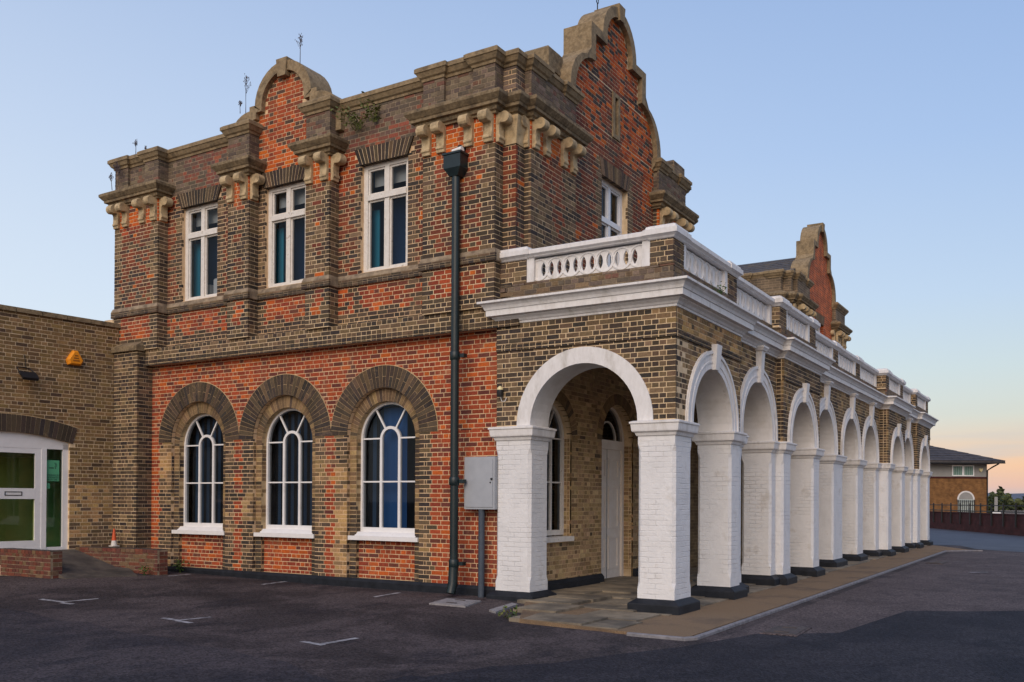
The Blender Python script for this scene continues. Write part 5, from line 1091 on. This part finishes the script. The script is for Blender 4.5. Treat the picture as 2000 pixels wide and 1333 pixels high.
for k in range(11):
    f0, f1 = k/11, (k+1)/11; y0_, y1_ = FY0+.18+(FG-FY0-.18)*f0, FY0+.18+(FG-FY0-.18)*f1; za, zb = 8.635+1.53*f0, 8.635+1.53*f1
    mb = MB(); mb.hexa([(-13.5,y0_-.03,za+.02),(XE-.32,y0_-.03,za+.02),(XE-.32,y1_,zb+.008),(-13.5,y1_,zb+.008)], [(-13.5,y0_-.03,za),(XE-.32,y0_-.03,za),(XE-.32,y1_,zb-.01),(-13.5,y1_,zb-.01)]); mb.obj('slate_course', M['slate'], Fp)
# ------------------------------------------------------------------ far wall with railing, house, wood, hill
wa, wb_ = Vector((-8.408,64.848,0)), Vector((-2.491,52.409,0)); wd = (wb_-wa).normalized(); w0 = wa - wd*14; w1 = wb_ + wd*9
Wf = frame(w0[:2], wd[:2]); WLn = (w1-w0).length; rwz = 1.03
rw = thing('boundary_wall', wa, 'low dark red brick boundary wall with railing beyond the road', 'wall')
mb = MB(); mb.fbox(Wf, 0, WLn, -.2, rwz, 0, -.3); mb.obj('wall', M['wall_red_far'], rw); mb = MB(); mb.fbox(Wf, 0, WLn, rwz, rwz+.05, .03, -.33); mb.obj('coping', M['wall_red_far'], rw)
rl = thing('railing', wa+Vector((0,0,1)), 'black metal railing fixed to the top of the far boundary wall', 'railing')
for z in (1.18, 1.50): mb = MB(); mb.fbox(Wf, 0, WLn, z-.025, z+.025, .07, .03); mb.obj('rail', M['near_black'], rl)
k = 0
while k*1.5 < WLn: mb = MB(); u = k*1.5; mb.fbox(Wf, u-.035, u+.035, .42, 1.62, .10, .035); mb.obj('post', M['near_black'], rl); k += 1
ha = CAM + ray(1780,1000)*75; hb = CAM + ray(1928,1000)*75; hU = (hb-ha); hU.z = 0; hU.normalize(); Hf = frame(ha[:2], hU[:2]); HL = (Vector((hb.x,hb.y,0))-Vector((ha.x,ha.y,0))).length
H = thing('house', ha, 'distant brown brick house with hipped dark roof and arched window', 'house')
zat = lambda y: CAMH + (983.0-y)/FPX*75
ux = lambda x: (x-1780)/148*HL
mb = MB(); mb.fbox(Hf, -8, HL, -.5, zat(936), 0, -9); mb.obj('wall', M['house_brick'], H)
mb = MB(); mb.fbox(Hf, -8, HL+.004, zat(936), zat(932.5), .03, -9); mb.obj('brick_band', M['wall_red_far'], H)
mb = MB(); mb.fbox(Hf, -8, HL-.01, zat(932.5), zat(905), -.02, -9); mb.obj('rendered_wall', M['far_render'], H)
ze = zat(905); ov = .95
mb = MB(); mb.loft([[Hf(-9,ze-.06,ov),Hf(HL+ov,ze-.06,ov),Hf(HL+ov,ze-.06,-10),Hf(-9,ze-.06,-10)], [Hf(-9,ze+.10,ov),Hf(HL+ov,ze+.10,ov),Hf(HL+ov,ze+.10,-10),Hf(-9,ze+.10,-10)], [Hf(-5,ze+2.1,-4.4),Hf(HL-5.2,ze+2.1,-4.4),Hf(HL-5.2,ze+2.1,-4.6),Hf(-5,ze+2.1,-4.6)]]); mb.obj('roof', M['roof_tile'], H)
for r0 in range(9):
    f0, f1 = r0/9, (r0+1)/9; P = lambda f: (HL+ov-(5.2+ov)*f, ze+.10+2.0*f, ov-(4.4+ov)*f)
    a, b = P(f0), P(f1); mb = MB(); mb.hexa([Hf(-7,a[1]+.05,a[2]+.03),Hf(a[0],a[1]+.05,a[2]+.03),Hf(b[0],b[1]+.03,b[2]),Hf(-7,b[1]+.03,b[2])], [Hf(-7,a[1],a[2]),Hf(a[0],a[1],a[2]),Hf(b[0],b[1],b[2]),Hf(-7,b[1],b[2])]); mb.obj('tile_course', M['roof_tile'], H)
mb = MB(); mb.fbox(Hf, -9, HL+ov-.02, ze-.10, ze-.02, ov+.07, ov-.02); mb.obj('gutter', M['near_black'], H)
mb = MB(); mb.tube([Hf(HL+.5,ze-.1,ov-.1), Hf(HL+.25,zat(914),.3), Hf(HL-.03,zat(920),.09), Hf(HL-.03,0,.09)], .06, 8); mb.obj('downpipe', M['near_black'], H)
W = bpy.data.objects.new('window', None); link(W, H); wx0, wx1, wz0, wz1 = ux(1859), ux(1902), zat(931.5), zat(910)
for a, b in ((wx0,(wx0+wx1)/2), ((wx0+wx1)/2,wx1)):
    mb = MB(); mb.sheet(Hf, [(a,wz0),(b,wz0),(b,wz1),(a,wz1)], [[(a+.09,wz0+.09),(b-.09,wz0+.09),(b-.09,wz1-.09),(a+.09,wz1-.09)]], .06, .1); mb.obj('frame', M['white_gloss'], W)
    mb = MB(); mb.fbox(Hf, a+.08, b-.08, wz0+.08, wz1-.08, .01, -.01); mb.obj('pane', M['far_glass'], W)
    for q in range(1, 5): mb = MB(); u = a+.09+(b-a-.18)*q/5; mb.fbox(Hf, u-.012, u+.012, wz0+.09, wz1-.09, .03, .012); mb.obj('glazing_bar', M['shutter'], W)
W = bpy.data.objects.new('window', None); link(W, H); ax0, ax1 = ux(1870.5), ux(1902); acx, arr = (ax0+ax1)/2, (ax1-ax0)/2; azs = zat(977)
mb = MB(); mb.ribbon(Hf, arcpts(acx,azs,arr-.07,0,math.pi,14), arcpts(acx,azs,arr+.05,0,math.pi,14), .04, -.02); mb.obj('arch', M['white_plaster'], W)
mb = MB(); mb.prism(Hf, arcpts(acx,azs,arr-.07,0,math.pi,14), .01, -.02); mb.obj('tympanum', M['far_render'], W)
mb = MB(); mb.fbox(Hf, ax0, ax1, -.2, azs, .012, -.02); mb.obj('shutter', M['shutter'], W)
for q in range(9): mb = MB(); u = ax0+(ax1-ax0)*q/8; mb.fbox(Hf, u-.018, u+.018, 0, azs-.05, .13, .09); mb.obj('bar', M['near_black'], W)
for z in (azs-.1, azs-1.0): mb = MB(); mb.fbox(Hf, ax0-.15, ax1+.15, z-.02, z+.02, .15, .13); mb.obj('bar', M['near_black'], W)
mb = MB(); mb.ribbon(Hf, arcpts(ux(1845),azs-.1,.62,0,math.pi*.75,10), arcpts(ux(1845),azs-.1,.70,0,math.pi*.75,10), .025, -.01); mb.obj('blind_arch', M['house_brick'], H)
t = thing('alarm_box', Hf(ux(1915.5),zat(922),0), 'pale alarm box under the eaves of the distant house', 'alarm')
mb = MB(); cx_, cz_ = ux(1915.5), zat(919.5); mb.loft([[Hf(cx_+a*s,cz_+b*s,d) for a, b in ((-.14,.14),(.14,.14),(.14,-.02),(.0,-.18),(-.14,-.02))] for s, d in ((1,-.03),(1,.05),(.8,.09))]); mb.obj('case', M['cream_bulb'], t)
# roadside post and pale barrier by the wood
pp = CAM + ray(1945.5,1000)*66; mb = MB(); mb.box(pp.x-.10, pp.x+.10, pp.y-.10, pp.y+.10, -.2, 2.03); mb.box(pp.x-.08, pp.x+.08, pp.y-.08, pp.y+.08, 2.03, 2.07); tag(mb.obj('gate_post', M['far_render'], at=(pp.x,pp.y,0)), 'pinkish square post standing in front of the far trees', 'post')
pp = CAM + ray(1943,1004)*64; mb = MB(); mb.box(pp.x-.22, pp.x+.36, pp.y-.03, pp.y+.03, .80, 1.05); mb.box(pp.x-.02, pp.x+.03, pp.y-.03, pp.y+.03, -.2, .8); tag(mb.obj('sign_board', M['paper'], at=(pp.x,pp.y,0)), 'low white board seen through the far railing', 'sign')
fa, fb = CAM + ray(1952,1000)*72, CAM + ray(2060,1000)*66; fU = fb-fa; fU.z = 0; Gf = frame(fa[:2], fU[:2])
t = thing('palisade_fence', (fa.x,fa.y,0), 'grey palisade fence beyond the far railing at the right edge', 'fence'); fl_ = fU.length; k = 0
while k*.16 < fl_: mb = MB(); mb.fbox(Gf, k*.16, k*.16+.095, 0, 1.08+.02*(k % 2), .02, 0); mb.obj('pale', M['concrete'], t); k += 1
mb = MB(); mb.fbox(Gf, 0, fl_, .85, .92, 0, -.05); mb.fbox(Gf, 0, fl_, .3, .37, 0, -.05); mb.obj('fence_rail', M['concrete'], t)
rnd = random.Random(3); mb = MB()
for k in range(9000):
    x = rnd.uniform(1905, 2130); dpt = rnd.uniform(100, 128); q = CAM + ray(x, 983)*dpt
    tx = (x-1925)/75; hmax = 2.7 + .4*math.sin(x*.11) + .35*math.sin(x*.37+1) - .55*S01((x-1945)/40); z = hmax*math.sqrt(rnd.random()); s = rnd.uniform(.14, .38)
    a, b = rnd.uniform(0, 6.28), rnd.uniform(-.7, .7); e1 = Vector((math.cos(a), math.sin(a), b)).normalized()*s; e2 = e1.cross(Vector((rnd.uniform(-1,1), rnd.uniform(-1,1), rnd.uniform(-1,1)))).normalized()*s; p = Vector((q.x, q.y, z))
    mb.face([p-e1, p+e2*.6, p+e1, p-e2*.6])
tag(mb.obj('far_wood', M['wood_far'], recalc=False), kind='stuff')
mb = MB(); n_ = 60; hp = []
for k in range(n_+1):
    a = YAW - R(50) + R(100)*k/n_; 
    dd_ = Vector((-math.sin(YAW-R(60)+R(120)*k/n_), math.cos(YAW-R(60)+R(120)*k/n_), 0)); hz_ = 18 + 7*math.sin(k*.9) + 4*math.sin(k*2.3); hp.append((dd_, hz_))
for k in range(n_):
    (a, h1), (b, h2) = hp[k], hp[k+1]; mb.face([a*1800+Vector((0,0,-2)), b*1800+Vector((0,0,-2)), b*2300+Vector((0,0,h2)), a*2300+Vector((0,0,h1))])
    mb.face([a*2300+Vector((0,0,h1)), b*2300+Vector((0,0,h2)), b*3200+Vector((0,0,-5)), a*3200+Vector((0,0,-5))])
tag(mb.obj('hills', M['hill'], smooth=True, recalc=False), kind='structure')

# ------------------------------------------------------------------ weeds
def leafy(name, loc, label, n, h, sp, seed, out=None, mat='leaf', ls=.05):
    r = random.Random(seed); t = thing(name, loc, label, 'weed'); base = Vector(loc); st = MB(); lf = MB()
    for k in range(n):
        a = r.uniform(0, 6.28); tip = base + Vector((math.cos(a)*sp*r.random(), math.sin(a)*sp*r.random(), h*r.uniform(.4, 1)))
        if out: tip = tip + Vector(out)*r.random()
        mid = base.lerp(tip, .5) + Vector((0,0,h*.12)); st.tube([base+Vector((r.uniform(-.03,.03)*sp*8, r.uniform(-.02,.02), 0)), mid, tip], [.004,.003,.002], 4)
        for j in range(6):
            p = (mid if j < 2 else tip) + Vector((r.uniform(-1,1), r.uniform(-1,1), r.uniform(-1,1)))*ls*1.6
            e1 = Vector((r.uniform(-1,1), r.uniform(-1,1), r.uniform(-.3,.8))).normalized()*ls*r.uniform(.6, 1.2); e2 = e1.cross(Vector((r.uniform(-1,1), r.uniform(-1,1), 1))).normalized()*ls*.35
            lf.face([p-e1*.5, p+e2, p+e1, p-e2])
    st.obj('stem', M[mat], t); lf.obj('leaves', M[mat], t, recalc=False); return t
for k, (x, y, h, lb) in enumerate(((352,1119,.26,'green weed at the wall foot under the leftmost arched window'), (452,1121,.20,'small weed at the wall foot between the two left arched windows'), (316,1122,.12,'low weed beside the end of the low wall'), (243,1112,.10,'tiny weed on the ramp against the low wall'),
        (752,1150,.08,'flat weed at the wall foot under the window nearest the downpipe'), (282,1124,.14,'weed growing in front of the low wall end pier'), (940,1160,.20,'green weed at the foot of the cabinet post'), (996,1209,.09,'small weed on the paving edge in front of the left pillar'))):
    P = gnd(x, y); leafy('weed', P, lb, 10 if h > .15 else 7, h, .12 if h > .15 else .08, k+40)
P = Sf(-11.0, 8.22, .08); leafy('buddleia_shrub', P, 'green leafy shrub growing out of the parapet above the upper window', 24, .26, .42, 77, (.0,-.16,0), 'leaf_light', .055)
for dx in (-.45, .30): pass
P = Sf(-10.62, 8.28, .06); leafy('buddleia_shrub', P, 'smaller leafy sprig on the parapet right of the leafy shrub', 16, .30, .24, 78, (.0,-.12,0), 'leaf_light', .055)
P = frame((XP,0),(0,1))(14.0, 4.82, .16); leafy('weed', P, 'dark weed on the white cornice below the first side balustrade', 8, .22, .16, 79, None, 'leaf', .035)
def stalk(loc, h, label, seed, lean=(0,0)):
    r = random.Random(seed); t = thing('dead_weed', loc, label, 'weed', 'dry weeds along the roof line'); b = Vector(loc); mb = MB(); tip = b + Vector((lean[0], lean[1], h)); mb.tube([b, b.lerp(tip,.5)+Vector((r.uniform(-.01,.01),0,0)), tip], [.008,.006,.003], 5); mb.obj('stem', M['dry_weed'], t)
    mb = MB()
    for k in range(26):
        f = r.uniform(.48, .98); p = b.lerp(tip, f); a = r.uniform(0, 6.28); l = (.075*(1.06-f)/.5+.008)*r.uniform(.5,1.1)*h/.6; q = p + Vector((math.cos(a)*l, math.sin(a)*l, l*1.9)); mb.tube([p, q], [.003,.002], 3)
        for j in range(1): s = q + Vector((r.uniform(-.015,.015), r.uniform(-.015,.015), r.uniform(-.03,.02))); mb.face([s+Vector((-.008,0,-.012)), s+Vector((.008,0,-.012)), s+Vector((.006,0,.014)), s+Vector((-.006,0,.014))])
    mb.obj('seed_head', M['dry_weed'], t, recalc=False)
def at_s(x, y, Y_): d = ray(x, y); return CAM + d*(Y_/d.y)
for x, y, Y_, h, lb in ((586,124,13.0,.55,'tall dry weed on the right shoulder of the small gable'), (480,221,12.9,.72,'tallest dry weed left of the small gable'), (469,222,12.9,.26,'short dry weed beside the tallest one left of the gable'), (265,303,12.75,.32,'dry weed on the coping of the left corner pier'), (284,302,12.75,.16,'smallest dry weed on the left parapet coping'),
                       (226,366,12.3,.55,'dry weed at the far left end of the cornice, tallest of the clump'), (219,372,12.3,.36,'dry weed leaning left at the far left end of the cornice'), (232,362,12.3,.42,'dry weed closest to the parapet at the far left cornice end')):
    stalk(at_s(x, y, Y_), h, lb, int(x), (-.06 if x == 219 else 0, 0))
